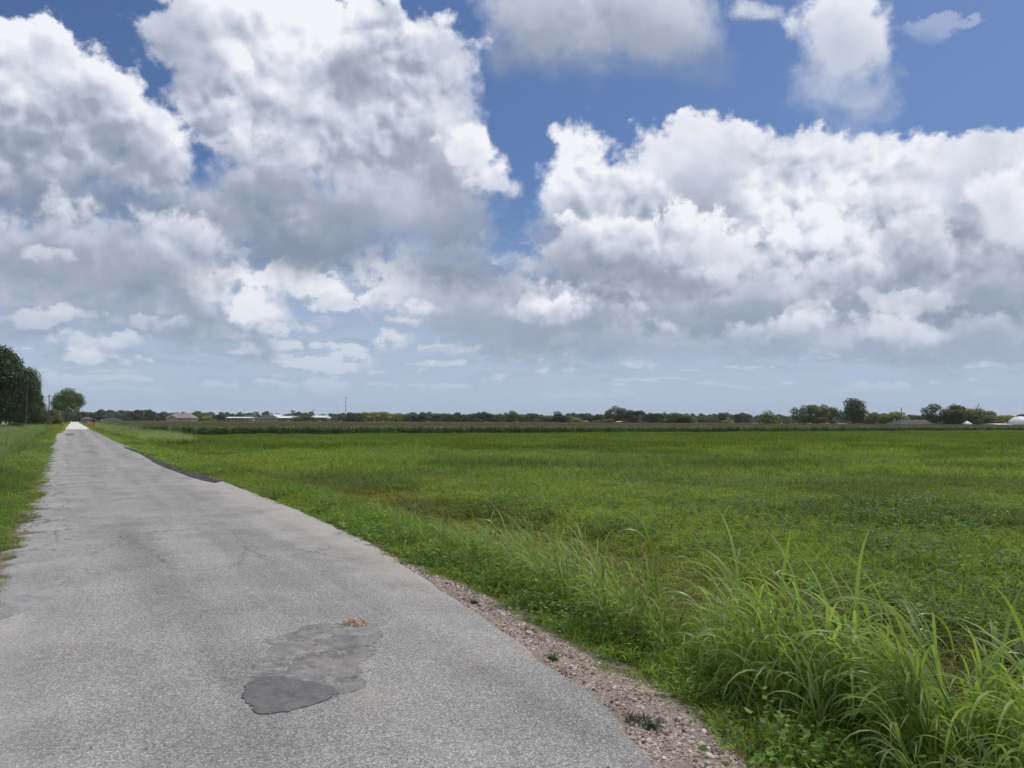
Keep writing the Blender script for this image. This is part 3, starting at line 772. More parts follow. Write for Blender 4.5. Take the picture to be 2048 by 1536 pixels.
# ---- verge turf right
def turf(name, lfun, s0, s1, step, src, nsrc, label, base, sc=(.8, 1.2), hfun=None, dens=None, seed=0):
    l, s = jitter_grid(-60, 30, s0, s1, step)
    k = lfun(l, s) & in_view(l, s, .12)
    if dens is not None: k &= rng.random(len(l)) < dens(l, s)
    l, s = l[k], s[k]; n = len(l)
    S_ = rng.uniform(sc[0], sc[1], n); hv = np.ones(n) if hfun is None else hfun(l, s)
    return scatter(name, src, place(l, s), rotz(n, .12), np.stack([S_, S_, S_ * hv], 1), tints(l, s, base, seed), rng.integers(0, nsrc, n), label)
def outer(s): return np.maximum(np.interp(s, [-5, 1.5, 3.3, 4.3, 5.4, 6.9, 8.2, 10, 11.4, 13.5, 20], [3.4, 3.45, 3.55, 3.90, 4.05, 4.22, 4.32, 4.30, 4.33, 4.42, 4.45]), right_edge(s))
turf('verge_grass', lambda l, s: (l > outer(s) + .04 + .12 * vnoise(l, s, 2, 2.0, 2)) & (l < outer(s) + 2.3), -5, 30, .17, short_src, 5,
     'short lush green grass along the right edge of the road', (.145, .215, .045), (.8, 1.3), lambda l, s: .55 + 1.5 * sstep(l - outer(s), 0, .9))
turf('verge_weeds', lambda l, s: (l > outer(s) + .10) & (l < outer(s) + 2.4), -5, 22, .30, weed_src, 4,
     'low broad-leaved green weeds growing through the right verge', (.120, .220, .045), (.8, 1.4), dens=lambda l, s: .25 + .75 * sstep(vnoise(l, s, 77, .9, 3), .38, .55))
turf('verge_grass', lambda l, s: (l > right_edge(s) + .02) & (l < right_edge(s) + 3.2), 30, 124, .36, mid_src, 4,
     'mid green verge grass along the right road edge farther on', (.140, .215, .042), (.7, 1.0), lambda l, s: .28 + .5 * sstep(l - right_edge(s), .3, 2.6))
turf('verge_grass', lambda l, s: (l > outer(s) + 1.2) & (l < outer(s) + 2.6), 10, 30, .28, field_src, 5,
     'ankle-deep grass between the verge and the ditch', (.160, .225, .042), (.8, 1.1), lambda l, s: .30 + .3 * vnoise(l, s, 4, .8, 2))
turf('verge_grass', lambda l, s: (l > outer(s) - .22) & (l < outer(s) + .2), -5, 14, .10, short_src, 5,
     'thin grass tufts creeping onto the gravel shoulder', (.150, .235, .045), (.35, .75), lambda l, s: .5 + .5 * vnoise(l, s, 4, .8, 2), dens=lambda l, s: .35 * sstep(vnoise(l, s, 81, 1.6, 3) + .5 * (l - outer(s)), .42, .62), seed=4)
turf('left_verge_grass', lambda l, s: (l < left_edge(s) + .10) & (l > left_edge(s) - .6), 8, 60, .16, short_src, 5,
     'sparse low tufts fringing the broken left edge of the seal', (.150, .200, .045), (.5, 1.0), lambda l, s: .35 + .4 * vnoise(l, s, 4, .8, 2), dens=lambda l, s: .55 * sstep(vnoise(l, s, 83, .9, 3) - .7 * (l - left_edge(s)), .45, .7), seed=6)
# tall pale cane beside the road before the corn
turf('cane_stand', lambda l, s: (l > right_edge(s) + 1.5 + 1.2 * (1 - sstep(s, 84, 110))) & (l < np.interp(s, [84, 92, 140, 400], [10.5, 10.8, 9.5, 8.5])), 84, 330, .75, cane_far_src, 4,
     'waist-high pale blue-green cane standing between the road and the corn', (.200, .265, .120), (1.0, 1.5), lambda l, s: .8 + .5 * vnoise(l, s, 14, .3, 2), seed=3)
turf('verge_grass', lambda l, s: (l > right_edge(s)) & (l < right_edge(s) + 4), 124, 560, 1.4, far_src, 3,
     'light green grass strip along the right road edge near the mailbox', (.16, .20, .055), (.5, .8), lambda l, s: .6 + 0 * l)
# ---- left verge
turf('left_verge_grass', lambda l, s: (l < left_edge(s) - .25 - .35 * vnoise(l, s, 41, .8, 3)) & (l > left_edge(s) - 3.2), 8, 34, .20, short_src, 5,
     'short bright green grass along the left edge of the road', (.125, .195, .055), (.9, 1.4), lambda l, s: (.7 + 2.2 * sstep(left_edge(s) - l, .2, 1.8)) * (.7 + .6 * vnoise(l, s, 19, .8, 3)))
turf('left_verge_grass', lambda l, s: (l < left_edge(s) - .15 - .45 * vnoise(l, s, 41, .5, 3)) & (l > left_edge(s) - 2.6), 34, 130, .45, mid_src, 4,
     'green grass bordering the left road edge in the distance', (.130, .190, .055), (.7, 1.0), lambda l, s: .20 + .5 * sstep(left_edge(s) - l, .3, 2.2))
turf('left_cane', lambda l, s: (l < left_edge(s) - 1.3 - 1.3 * vnoise(l, s, 42, .5, 2)) & (l > left_edge(s) - 9.5), 13, 190, .62, cane_far_src, 4,
     'tall grey-green cane covering the bank left of the road', (.170, .235, .115), (.85, 1.25), lambda l, s: np.clip(.60 + .7 * vnoise(l, s, 15, .25, 3) + .2 * sstep(s, 40, 80), .3, 1.3), seed=5)
turf('left_verge_grass', lambda l, s: (l < left_edge(s)) & (l > left_edge(s) - 8), 130, 560, 1.4, far_src, 3,
     'sunlit yellow-green grass left of the far road', (.20, .23, .050), (.5, .9), lambda l, s: .6 + 0 * l)  # the bright tint carries the sunlight on this far strip
turf('left_verge_grass', lambda l, s: (l < left_edge(s) - 2.6) & (l > left_edge(s) - 9), 14, 45, .38, field_src, 5,
     'longer green grass on the near left bank', (.130, .200, .060), (.9, 1.3), lambda l, s: .55 + .6 * vnoise(l, s, 6, .4, 3))

# ---- tall coarse grass at the right verge, densest beside the camera
cl, cs_ = [], []
r = np.random.default_rng(77)
def add_cane(n, px0, py0, px1, py1, spread):
    for t in r.random(n):
        x, y = ground_at(px0 + (px1 - px0) * t, py0 + (py1 - py0) * t, -.3)
        l, s = LS(x, y); cl.append(l + r.normal(0, spread)); cs_.append(s + r.normal(0, spread))
add_cane(70, 600, 1035, 790, 1085, .35)
add_cane(190, 780, 1075, 1120, 1200, .38)
add_cane(42, 1120, 1230, 1280, 1330, .28)
add_cane(105, 1290, 1330, 1700, 1480, .30)
add_cane(85, 1700, 1460, 2100, 1640, .30)
add_cane(14, 1500, 1480, 1900, 1620, .25)
cl = np.array(cl); cs_ = np.array(cs_)
k = (cl > outer(cs_) + .5) & (r.random(len(cl)) < .35 + 1.3 * sstep(vnoise(cl, cs_, 91, .8, 2), .35, .6)); cl, cs_ = cl[k], cs_[k]; n = len(cl)
S_ = r.uniform(.50, 1.15, n) * np.interp(cs_, [3, 6.5, 9, 14, 25], [1, .95, .66, .52, .52]) * (.75 + .5 * vnoise(cl, cs_, 92, .9, 2))
cr_ = rotz(n, .13); cr_[:, 2] = np.where(r.random(n) < .72, math.pi + r.normal(0, .6, n), cr_[:, 2])
scatter('tall_grass', cane_src, place(cl, cs_), cr_, np.stack([S_, S_, S_], 1),
        np.array([.245, .330, .110])[None, :] * r.uniform(.8, 1.25, (n, 1)) * np.array([[1, 1, 1]]) + r.uniform(-.012, .02, (n, 1)) * np.array([[1, 0.6, 1.2]]),
        r.integers(0, 7, n), 'tall arching coarse grass crowding the right verge beside the gravel')

turf('verge_grass', lambda l, s: (l > outer(s) + .45) & (l < outer(s) + 2.6), -5, 24, .26, field_src, 5,
     'tangled knee-high green grass between the tall plants of the verge', (.155, .250, .050), (.6, .95), lambda l, s: .45 + .5 * vnoise(l, s, 4, .8, 2), dens=lambda l, s: .3 + .7 * sstep(vnoise(l, s, 79, .7, 3), .35, .6), seed=9)
straw_m = m_leaf('straw', False, (.30, .22, .10), .35, None, .7, .2, spec=.15)
straw_src = source_set('straw_src', [make_patch('straw', 950 + i, .5, 9, (.25, .75), (.004, .009), 5, (.2, 2.4), .8, straw_m) for i in range(4)])
turf('dry_stems', lambda l, s: (l > outer(s) + .35) & (l < outer(s) + 9), -5, 30, .36, straw_src, 4,
     'dead brown stems and blades scattered through the verge and the ditch', (.3, .2, .1), (.6, 1.1), dens=lambda l, s: .75 * sstep(vnoise(l, s, 85, .6, 3), .42, .62))
# ---- singled-out plants of the photograph
def long_leaf_plant(px, py_base, H, seed, label, az, tint, nleaf=5, seedhead=False):
    x, y = ground_at(px, py_base, -.35); l, s = LS(x, y)
    z = float(gz(np.array([l]), np.array([s]))[0])
    t = empty('tall_grass_plant', (x, y, z)); tag(t, label, 'grass plant', 'tall grass plants standing above the verge')
    rnd = random.Random(seed)
    m = m_leaf('stalk_leaf_%s' % ('a' if tint == 0 else 'b'), False, ((.21, .31, .11) if tint == 0 else (.25, .34, .06)), .2, None, .34, .3, spec=.5)
    g = Geo(); pts = [Vector((math.cos(az) * .10 * q * q, math.sin(az) * .10 * q * q, H * .8 * q)) for q in (0, .25, .5, .75, 1)]
    g.tube(pts, [.007, .006, .0055, .005, .0035], 6, 0, .6); g.build('stem', [m], t, smooth=True)
    for k in range(nleaf):
        q = .2 + .78 * k / max(1, nleaf - 1); i = min(3, int(q * 4)); p = pts[i].lerp(pts[i + 1], q * 4 - i)
        gg = Geo(); top = k >= nleaf - 2
        blade(gg, rnd, p, H * (rnd.uniform(.42, .55) if top else rnd.uniform(.4, .6)), rnd.uniform(.026, .038) / 2, rnd.uniform(.05, .3) if top else rnd.uniform(.3, .7),
              az + rnd.gauss(0, .35) + (math.pi if (k % 2 and not top) else 0), 11, rnd.uniform(1.3, 2.3), .45, rnd.uniform(.35, .75), twist=rnd.uniform(-.6, .6))
        gg.build('leaf', [m], t, smooth=True)
    if seedhead:
        gg = Geo()
        for k in range(16):
            a = rnd.uniform(0, 6.28); b = pts[-1] + Vector((0, 0, rnd.uniform(-.02, .12)))
            gg.tube([b, b + Vector((math.cos(a) * .03, math.sin(a) * .03, .06))], [.0022, .001], 4, 0, .95)
        gg.build('seed_head', [plain('seed', (.22, .16, .07))], t)
AZW = math.pi          # leaves blown towards the left of the picture
long_leaf_plant(1322, 1330, 1.28, 1, 'tallest arching grass plant leaning left, above the middle of the verge', AZW, 0, 6)
long_leaf_plant(1415, 1330, 1.05, 2, 'grass plant with two drooping pale leaves right of the tallest one', AZW, 0, 5)
long_leaf_plant(1613, 1345, 1.15, 3, 'lone upright grass stalk with a brown seed head and one pale leaf', AZW + .3, 0, 3, True)
long_leaf_plant(795, 1105, 1.0, 4, 'thin upright grass plant at the far end of the tall verge grass', AZW + .5, 0, 4)
long_leaf_plant(1000, 1150, 1.15, 5, 'tall grass plant over the small brown patch beside the ditch', AZW - .3, 0, 5)
long_leaf_plant(1770, 1480, 1.15, 6, 'broad bright green grass plant leaning left near the lower right corner', AZW, 1, 6)
long_leaf_plant(1940, 1500, 1.15, 7, 'grass plant with a long horizontal leaf at the lower right corner', AZW - .1, 1, 6)
long_leaf_plant(1600, 1475, .95, 8, 'arching grass plant just above the gravel end of the verge', AZW, 1, 6)

# ---- pebbles on the shoulder and in the pothole
def pebble(seed):
    rnd = random.Random(seed); g = Geo()
    V = []; 
    for (a, b, c) in [(0,0,1),(0,0,-1)] + [(math.cos(q * 1.2566 + o), math.sin(q * 1.2566 + o), z) for z, o in ((.45, 0), (-.45, .63)) for q in range(5)]:
        k = rnd.uniform(.75, 1.15); V.append((a * k, b * k * .8, c * k * .6))
    F = [(0, 2 + q, 2 + (q + 1) % 5) for q in range(5)] + [(1, 7 + (q + 1) % 5, 7 + q) for q in range(5)]
    for q in range(5): F += [(2 + q, 7 + q, 2 + (q + 1) % 5), (2 + (q + 1) % 5, 7 + q, 7 + (q + 1) % 5)]
    g.add(V, F, 0, .5); return g
def m_pebble(B):
    c = attr(B, 'tint', 'INSTANCER', 'Color')
    n = B.noise(ocoord(B), 3, 4, .6)
    return bsdf(B, B.mix(B.ss(n, .35, .65), B.mix(1.0, c, (.75, .72, .70), 'MULTIPLY'), c), 0.75, n, .2, .05)
MP = mat('pebble', m_pebble)
peb_src = source_set('pebble_src', [pebble(700 + i).build('pebble', [MP], link=False) for i in range(5)])
def pebble_tint(n):
    pal = np.array([(.64, .58, .51), (.47, .38, .32), (.33, .26, .22), (.74, .71, .66), (.18, .15, .13), (.54, .45, .36), (.42, .40, .38)])
    return pal[rng.choice(7, n, p=[.22, .2, .15, .13, .1, .1, .1])] * np.array([[1.15, 1.08, 1.05]]) * rng.uniform(.8, 1.15, (n, 1))
n = 15000
s = 1.6 + 11.5 * rng.random(n) ** 1.25
gi2 = right_edge(s); go2 = np.interp(s, sg, go_)
l = gi2 + (go2 - gi2 + .06) * rng.beta(1.2, 1.35, n)
k = in_view(l, s, .1); l, s = l[k], s[k]; n = len(l)
zg_ = np.interp((l - np.interp(s, sg, gi)) / (np.interp(s, sg, go_) - np.interp(s, sg, gi)), np.linspace(0, 1, 7), zg)
size = rng.lognormal(math.log(.0068), .50, n)
kd = rng.random(n) < 1.15 - .9 * sstep(vnoise(l, s, 66, 2.2, 3), .40, .66)
l, s, zg_, size = l[kd], s[kd], zg_[kd], size[kd]; n = len(l)
scatter('gravel', peb_src, place(l, s, zg_ + size * .3), rng.uniform(0, 6.28, (n, 3)) * np.array([[.12, .12, 1]]), np.stack([size] * 3, 1), pebble_tint(n), rng.integers(0, 5, n),
        'loose pinkish gravel lying on the shoulder right of the seal')
n = 420
x0, y0 = ground_at(710, 1250); l0, s0 = LS(x0, y0)
rr = np.sqrt(rng.random(n)); tt = rng.uniform(0, 6.283, n)
l = l0 + rr * np.cos(tt) * .11; s = s0 + rr * np.sin(tt) * .17
size = rng.lognormal(math.log(.0075), .35, n)
scatter('pothole_gravel', peb_src, place(l, s, road_z(l, s) + .006 + (1 - rr) * .018), rng.uniform(0, 6.28, (n, 3)), np.stack([size] * 3, 1), pebble_tint(n) * np.array([[1.1, .95, .85]]), rng.integers(0, 5, n),
        'small heap of tan gravel filling the pothole above the old asphalt patch')
n = 500
s = 2.2 + 60 * rng.random(n) ** 1.6; l = np.where(rng.random(n) < .6, right_edge(s) - np.abs(rng.normal(0, .25, n)), left_edge(s) + rng.random(n) * 4)
size = rng.lognormal(math.log(.005), .35, n)
scatter('stray_pebbles', peb_src, place(l, s, road_z(l, s) + size * .4), rng.uniform(0, 6.28, (n, 3)), np.stack([size] * 3, 1), pebble_tint(n) * .8, rng.integers(0, 5, n),
        'stray pebbles strewn over the seal of the road')
# weeds rooted in the gravel
def small_weed(px, py, size, seed, label):
    x, y = ground_at(px, py, -.02); rnd = random.Random(seed); g = Geo()
    for _ in range(90):
        r_ = size * math.sqrt(rnd.random()) * .8; a = rnd.uniform(0, 6.28)
        blade(g, rnd, (r_ * math.cos(a) * .5, r_ * math.sin(a) * .5, 0), rnd.uniform(.03, .09), .0035, rnd.uniform(.5, 1.3), rnd.uniform(0, 6.28), 3, rnd.uniform(0, 1))
    o = g.build('weed', [m_leaf('weed_green', False, (.055, .095, .03), .4, None, .5, .3)]); o.location = (x, y, -.02)
    tag(o, label, 'weed', 'weeds rooted in the gravel')
small_weed(1106, 1320, .09, 1, 'small dark green weed on the upper part of the gravel shoulder')
small_weed(1270, 1442, .17, 2, 'wider sprawling weed on the gravel near its lower end')
small_weed(948, 1207, .08, 3, 'tiny weed at the seal edge where the gravel narrows')
small_weed(1300, 1455, .12, 4, 'flat green weed touching the right side of the sprawling weed')

# ================================================================== corn field
def m_corn(B):
    v = attr(B, 'var'); t = attr(B, 'tint', 'INSTANCER', 'Color')
    z = B.m('MULTIPLY', v, 1.0)
    leaf = B.mix(1.0, t, B.mix(B.ss(v, 0, .9), (.55, .6, .6), (1.5, 1.45, 1.3)), 'MULTIPLY')
    c = B.mix(B.ss(v, .93, .96), leaf, (.330, .310, .140))          # tassels carry var = 1
    p = bsdf(B, c, .45, spec=.35); tr = B.n.new('ShaderNodeBsdfTranslucent'); B.put(tr.inputs[0], c)
    x = B.n.new('ShaderNodeMixShader'); x.inputs[0].default_value = .2; B.l.new(p, x.inputs[1]); B.l.new(tr.outputs[0], x.inputs[2])
    return x.outputs[0]
M_CORN = mat('corn', m_corn)
def corn_plant(seed, leaves=11, seg=5, H=1.78, g=None, ox=0, oy=0, wk=1.0):
    rnd = random.Random(seed); own = g is None; g = g or Geo()
    H *= rnd.uniform(.92, 1.08); lx, ly = rnd.uniform(-.06, .06), rnd.uniform(-.06, .06)
    g.tube([(ox, oy, 0), (ox + lx * .5, oy + ly * .5, H * .5), (ox + lx, oy + ly, H)], [.016, .013, .006], 4, 0, .35, False)
    az = rnd.uniform(0, 6.28)
    for k in range(leaves):
        z = H * (.10 + .80 * k / leaves); a = az + (k % 2) * math.pi + rnd.gauss(0, .35)
        blade(g, rnd, (ox + lx * z / H, oy + ly * z / H, z), rnd.uniform(.55, .85) * (1.1 - .4 * k / leaves), rnd.uniform(.06, .085) / 2 * wk, rnd.uniform(.35, .6), a, seg, rnd.uniform(1.3, 2.2), .4, rnd.uniform(0, .9), twist=rnd.uniform(-.6, .6))
    for k in range(7):
        a = rnd.uniform(0, 6.28); b = Vector((ox + lx, oy + ly, H - .02)); q = rnd.uniform(.05, .14)
        g.tube([b, b + Vector((math.cos(a) * q, math.sin(a) * q, rnd.uniform(.16, .27)))], [.006 * wk, .004 * wk], 3, 0, 1.0, False)
    return g
corn_src = source_set('corn_src', [corn_plant(800 + i).build('corn', [M_CORN], link=False, smooth=True) for i in range(8)])
def corn_block(seed):
    g = Geo(); rnd = random.Random(seed)
    for _ in range(26):
        corn_plant(rnd.random(), 5, 2, 1.78, g, rnd.uniform(-2.2, 2.2), rnd.uniform(-2.2, 2.2), 2.6)
    return g.build('corn_block', [M_CORN], link=False)
corn_block_src = source_set('corn_block_src', [corn_block(850 + i) for i in range(4)])
n = 15000
s = 124 + 7.0 * rng.random(n) ** 1.3; l = rng.uniform(9.2, 250, n)
s = s + .9 * (vnoise(l, s * 0, 61, .12, 3) - .5)
k = in_view(l, s, .05); l, s = l[k], s[k]; n = len(l)
sc_ = rng.uniform(.9, 1.08, n)
scatter('corn_field', corn_src, place(l, s), rotz(n, .05), np.stack([sc_ * 1.15, sc_ * 1.15, sc_], 1), np.array([.175, .270, .105])[None, :] * rng.uniform(.8, 1.25, (n, 1)), rng.integers(0, 8, n),
        'front rows of dark green corn with brown tassels')
# side of the corn along the road
n = 2600
s = 124 + 330 * rng.random(n) ** 1.6; l = 9.2 + 3.0 * rng.random(n)
sc_ = rng.uniform(.9, 1.08, n)
scatter('corn_field', corn_src, place(l, s), rotz(n, .05), np.stack([sc_ * 1.3, sc_ * 1.3, sc_], 1), np.array([.18, .27, .105])[None, :] * rng.uniform(.8, 1.25, (n, 1)), rng.integers(0, 8, n),
        'edge of the corn that runs away beside the cane stand')
# the body of the field
L_, S_ = jitter_grid(10, 560, 132, 640, 3.6)
x, y = W(L_, S_); far_lim = np.interp(x / np.maximum(y, 1) * FPX + 1024, [0, 300, 1480, 1500, 2300], [470, 480, 560, 325, 305])
k = in_view(L_, S_, .04) & (y < far_lim) & (L_ > 11)
l, s = L_[k], S_[k]; n = len(l)
scatter('corn_field', corn_block_src, place(l, s), rotz(n, .01), np.ones((n, 3)), np.array([.195, .245, .095])[None, :] * rng.uniform(.85, 1.2, (n, 1)), rng.integers(0, 4, n),
        'broad corn field whose brown tasselled tops reach back to the trees')
# a few leaning corner plants one can tell apart
def corner_corn(px, D, sc_, seed, label, brown=False):
    x, y = stand(px, D); l, s = LS(x, y)
    t = empty('corn_plant', (x, y, float(gz(l, s))), seed * 1.3); tag(t, label, 'corn plant', 'corn plants at the corner of the field')
    g = corn_plant(900 + seed, 12, 6)
    cm = plain('corn_dry', (.24, .15, .07)) if brown else plain('corn_fresh', (.085, .125, .050), .5)
    A = np.array(g.A); lf = Geo(); ts = Geo()
    o = Geo(); o.V, o.F, o.MI, o.A = g.V, g.F, g.MI, g.A
    o.F = [f for f in g.F if A[f[0]] < .95]; o.MI = [0] * len(o.F)
    tag(o.build('leaves', [cm], t), kind='stuff')
    q = Geo(); q.V, q.A = g.V, g.A; q.F = [f for f in g.F if A[f[0]] >= .95]; q.MI = [0] * len(q.F)
    tag(q.build('tassel', [plain('tassel', (.22, .18, .09))], t), kind='stuff')
    t.scale = (sc_,) * 3
corner_corn(281, 99, .95, 1, 'brown withered corn plant at the roadside corner of the field', True)
corner_corn(318, 104, 1.0, 2, 'single green corn plant just right of the withered one')
corner_corn(345, 107, .95, 3, 'green corn plant standing a step out of the front row')
corner_corn(262, 112, 1.0, 4, 'green corn plant leaning out behind the withered one')

# ================================================================== trees
def m_foliage(name, col, var=.35):
    def fn(B):
        v = attr(B, 'var'); c0 = pos(B)
        f = B.ss(v, 0, 1, 1 - var, 1 + var, 'LINEAR')
        n = B.noise(c0, .35, 3, .5)
        c = B.mix(1.0, (*col, 1), B.comb(f, f, f), 'MULTIPLY')
        c = B.mix(B.ss(n, .38, .62), B.mix(1.0, c, (.72, .82, .9), 'MULTIPLY'), B.mix(1.0, c, (1.25, 1.12, .85), 'MULTIPLY'))
        p = bsdf(B, c, .5, spec=.3); t = B.n.new('ShaderNodeBsdfTranslucent'); B.l.new(B.mix(1.0, c, (1.3, 1.4, .6), 'MULTIPLY'), t.inputs[0])
        x = B.n.new('ShaderNodeMixShader'); x.inputs[0].default_value = .28; B.l.new(p, x.inputs[1]); B.l.new(t.outputs[0], x.inputs[2])
        return x.outputs[0]
    return mat(name, fn)
TONES = {'dark': (.045, .070, .024), 'oak': (.080, .115, .034), 'green': (.125, .180, .042), 'olive': (.170, .195, .055), 'yellow': (.270, .310, .050), 'blue': (.090, .120, .075)}  # yellow: foliage colour brightened to stand in for sun on the lit trees
M_BARK = plain('bark', (.10, .085, .07), .9, .3, 3)

def crown_mesh(name, seed, lobes=16, leaves=4200, leaf=.055, shape='round', gaps=.0, low=.12):
    """unit crown: x,y within +-0.5, z 0..1; leaves gathered in clumps on lobes, with gaps between them"""
    r = np.random.default_rng(seed)
    C = []; 
    for i in range(lobes):
        for _ in range(60):
            u = r.uniform(-.5, .5, 3)
            if shape == 'round': ok = (u[0] / .36) ** 2 + (u[1] / .36) ** 2 + (u[2] / .38) ** 2 < 1
            elif shape == 'tall': ok = (u[0] / .30) ** 2 + (u[1] / .30) ** 2 + (u[2] / .42) ** 2 < 1
            elif shape == 'wide': ok = (u[0] / .40) ** 2 + (u[1] / .40) ** 2 + (abs(u[2] + .1) / .36) ** 2 < 1 and u[2] < .34 - .5 * (u[0] ** 2 + u[1] ** 2)
            elif shape == 'full': ok = (u[0] / .36) ** 2 + (u[1] / .36) ** 2 < 1 and abs(u[2]) < .40 * (1 - .9 * max(0, u[2]) * (u[0] ** 2 + u[1] ** 2) * 8)
            else: ok = (u[0] / .34) ** 2 + (u[1] / .34) ** 2 + ((u[2] + .15) / .45) ** 2 < 1
            if ok: break
        C.append((u[0], u[1], u[2] + .5, r.uniform(.10, .19)))
    C = np.array(C)
    w = C[:, 3] ** 2; li = r.choice(lobes, leaves, p=w / w.sum())
    d = r.normal(size=(leaves, 3)); d /= np.linalg.norm(d, axis=1)[:, None]
    rad = C[li, 3] * (1 - .55 * r.random(leaves) ** 2.2) * (1 + .25 * np.sin(d[:, 0] * 9 + li) * np.sin(d[:, 1] * 8) * np.sin(d[:, 2] * 7 + 2 * li))
    p = C[li, :3] + d * rad[:, None] * np.array([1, 1, .85])
    keep = p[:, 2] > low * r.random(leaves)
    p, d = p[keep], d[keep]; n = len(p)
    # leaf sprays: small bent quads
    nrm = d + r.normal(0, .6, (n, 3)) + np.array([0, 0, .35]); nrm /= np.linalg.norm(nrm, axis=1)[:, None]
    a = np.cross(nrm, r.normal(size=(n, 3))); a /= np.linalg.norm(a, axis=1)[:, None]; b = np.cross(nrm, a)
    L = leaf * r.uniform(.5, 1.25, n)[:, None]
    V = np.stack([p - a * L * .5, p - b * L * .33 + nrm * L * .08, p + a * L * .5, p + b * L * .33 + nrm * L * .08], 1).reshape(-1, 3)
    F = np.arange(4 * n).reshape(n, 4)
    va = np.repeat(np.clip(.5 + .18 * r.normal(size=n) + .25 * (li[keep] % 5 / 4 - .5), 0, 1), 4)
    return V, F, va
def trunk_geo(seed, h, rad, spread, limbs=5, base=0.0):
    rnd = random.Random(seed); g = Geo()
    top = Vector((rnd.uniform(-.05, .05) * h, 0, h * .42)); g.tube([(0, 0, base - .2), (top.x * .4, 0, h * .2), top], [rad * 1.3, rad, rad * .8], 7)
    for k in range(limbs):
        a = 6.283 * k / limbs + rnd.uniform(-.4, .4); q = spread * rnd.uniform(.4, .85)
        m = top + Vector((math.cos(a) * q * .45, math.sin(a) * q * .45, h * .16)); e = top + Vector((math.cos(a) * q, math.sin(a) * q, h * rnd.uniform(.28, .48)))
        g.tube([top - Vector((0, 0, h * .04)), m, e], [rad * .55, rad * .38, rad * .12], 5)
        for j in range(2):
            aa = a + rnd.uniform(-1, 1); g.tube([m, m + Vector((math.cos(aa) * q * .35, math.sin(aa) * q * .35, h * .16))], [rad * .28, rad * .08], 4)
    return g
CROWN_CACHE = {}
def tree(px, width, top, D, tone, label, shape='round', seed=0, dens=1.0, z0=.12, name='tree', group='trees beyond the corn field', hero=False, base=-.6):
    """a tree standing depth D away whose crown spans width photo-pixels"""
    x, y = stand(px, D); H = height_for(px, top, D, base); Wd = width / FPX * D * 1.08
    key = (shape, seed % 4, tone, hero, round(dens, 1))
    if key not in CROWN_CACHE:
        nlv = int((24000 if hero else 6000) * dens)
        V, F, va = crown_mesh('crown', 3000 + 17 * (seed % 4) + len(shape), 44 if hero else 20, nlv, .030 if hero else .046, shape)
        CROWN_CACHE[key] = mesh_from('crown', V, F, [m_foliage('foliage_' + tone, TONES[tone])], attrs={'var': va})
    t = empty(name, (x, y, base), (seed * 2.4) % 6.28); tag(t, label, 'tree' if name != 'shrub' else 'shrub', group)
    c = obj('crown', CROWN_CACHE[key], t); c.location = (0, 0, H * z0); c.scale = (Wd * 1.12, Wd * 1.12, H * (1 - z0) * 1.10)
    kt = ('trunk', seed % 3)
    if kt not in CROWN_CACHE:
        CROWN_CACHE[kt] = mesh_from('trunk', *(lambda g: (g.V, g.F))(trunk_geo(seed, 1.0, .022, .33)), [M_BARK])
    q = obj('trunk', CROWN_CACHE[kt], t); q.scale = (Wd * .9, Wd * .9, H)
    return t
TL = 'trees along the left side of the road'
tree(-70, 190, 690, 112, 'dark', 'nearest dark tree cut off by the left edge of the picture', 'round', 1, 1.0, .06, group=TL, hero=True)
tree(-6, 96, 686, 140, 'dark', 'tall dark tree at the left edge of the picture, highest of the row', 'round', 2, 1.0, .0, group=TL, hero=True)
tree(20, 74, 724, 165, 'dark', 'second dark roadside tree, behind the near utility pole', 'round', 3, 1.0, .0, group=TL, hero=True)
tree(44, 66, 728, 190, 'oak', 'roadside tree with a sunlit yellowish top right of the near pole', 'round', 0, 1.0, .0, group=TL, hero=True)
tree(58, 58, 766, 225, 'oak', 'shorter dark tree stepping down towards the far pole', 'bush', 1, 1.0, .0, group=TL, hero=True)
tree(74, 44, 796, 270, 'oak', 'small tree just left of the far utility pole', 'bush', 2, 1.0, .0, group=TL, hero=True)
tree(131, 58, 780, 393, 'green', 'round free-standing tree beside the far end of the road', 'round', 3, 1.0, .22, group=TL, hero=True, base=-.3)
tree(107, 34, 816, 330, 'olive', 'low olive bush under the round tree at the road end', 'bush', 2, 1.0, .0, name='shrub', group=TL, hero=True)
tree(77, 12, 843, 205, 'dark', 'small black-green bush at the foot of the roadside trees', 'bush', 3, 1.0, .0, name='shrub', group=TL)
tree(30, 60, 842, 128, 'dark', 'dark undergrowth below the tall trees at the left edge', 'bush', 1, 1.0, .0, name='shrub', group=TL)
tree(96, 14, 838, 262, 'olive', 'olive bush at the foot of the far utility pole', 'bush', 0, 1.0, .0, name='shrub', group=TL)

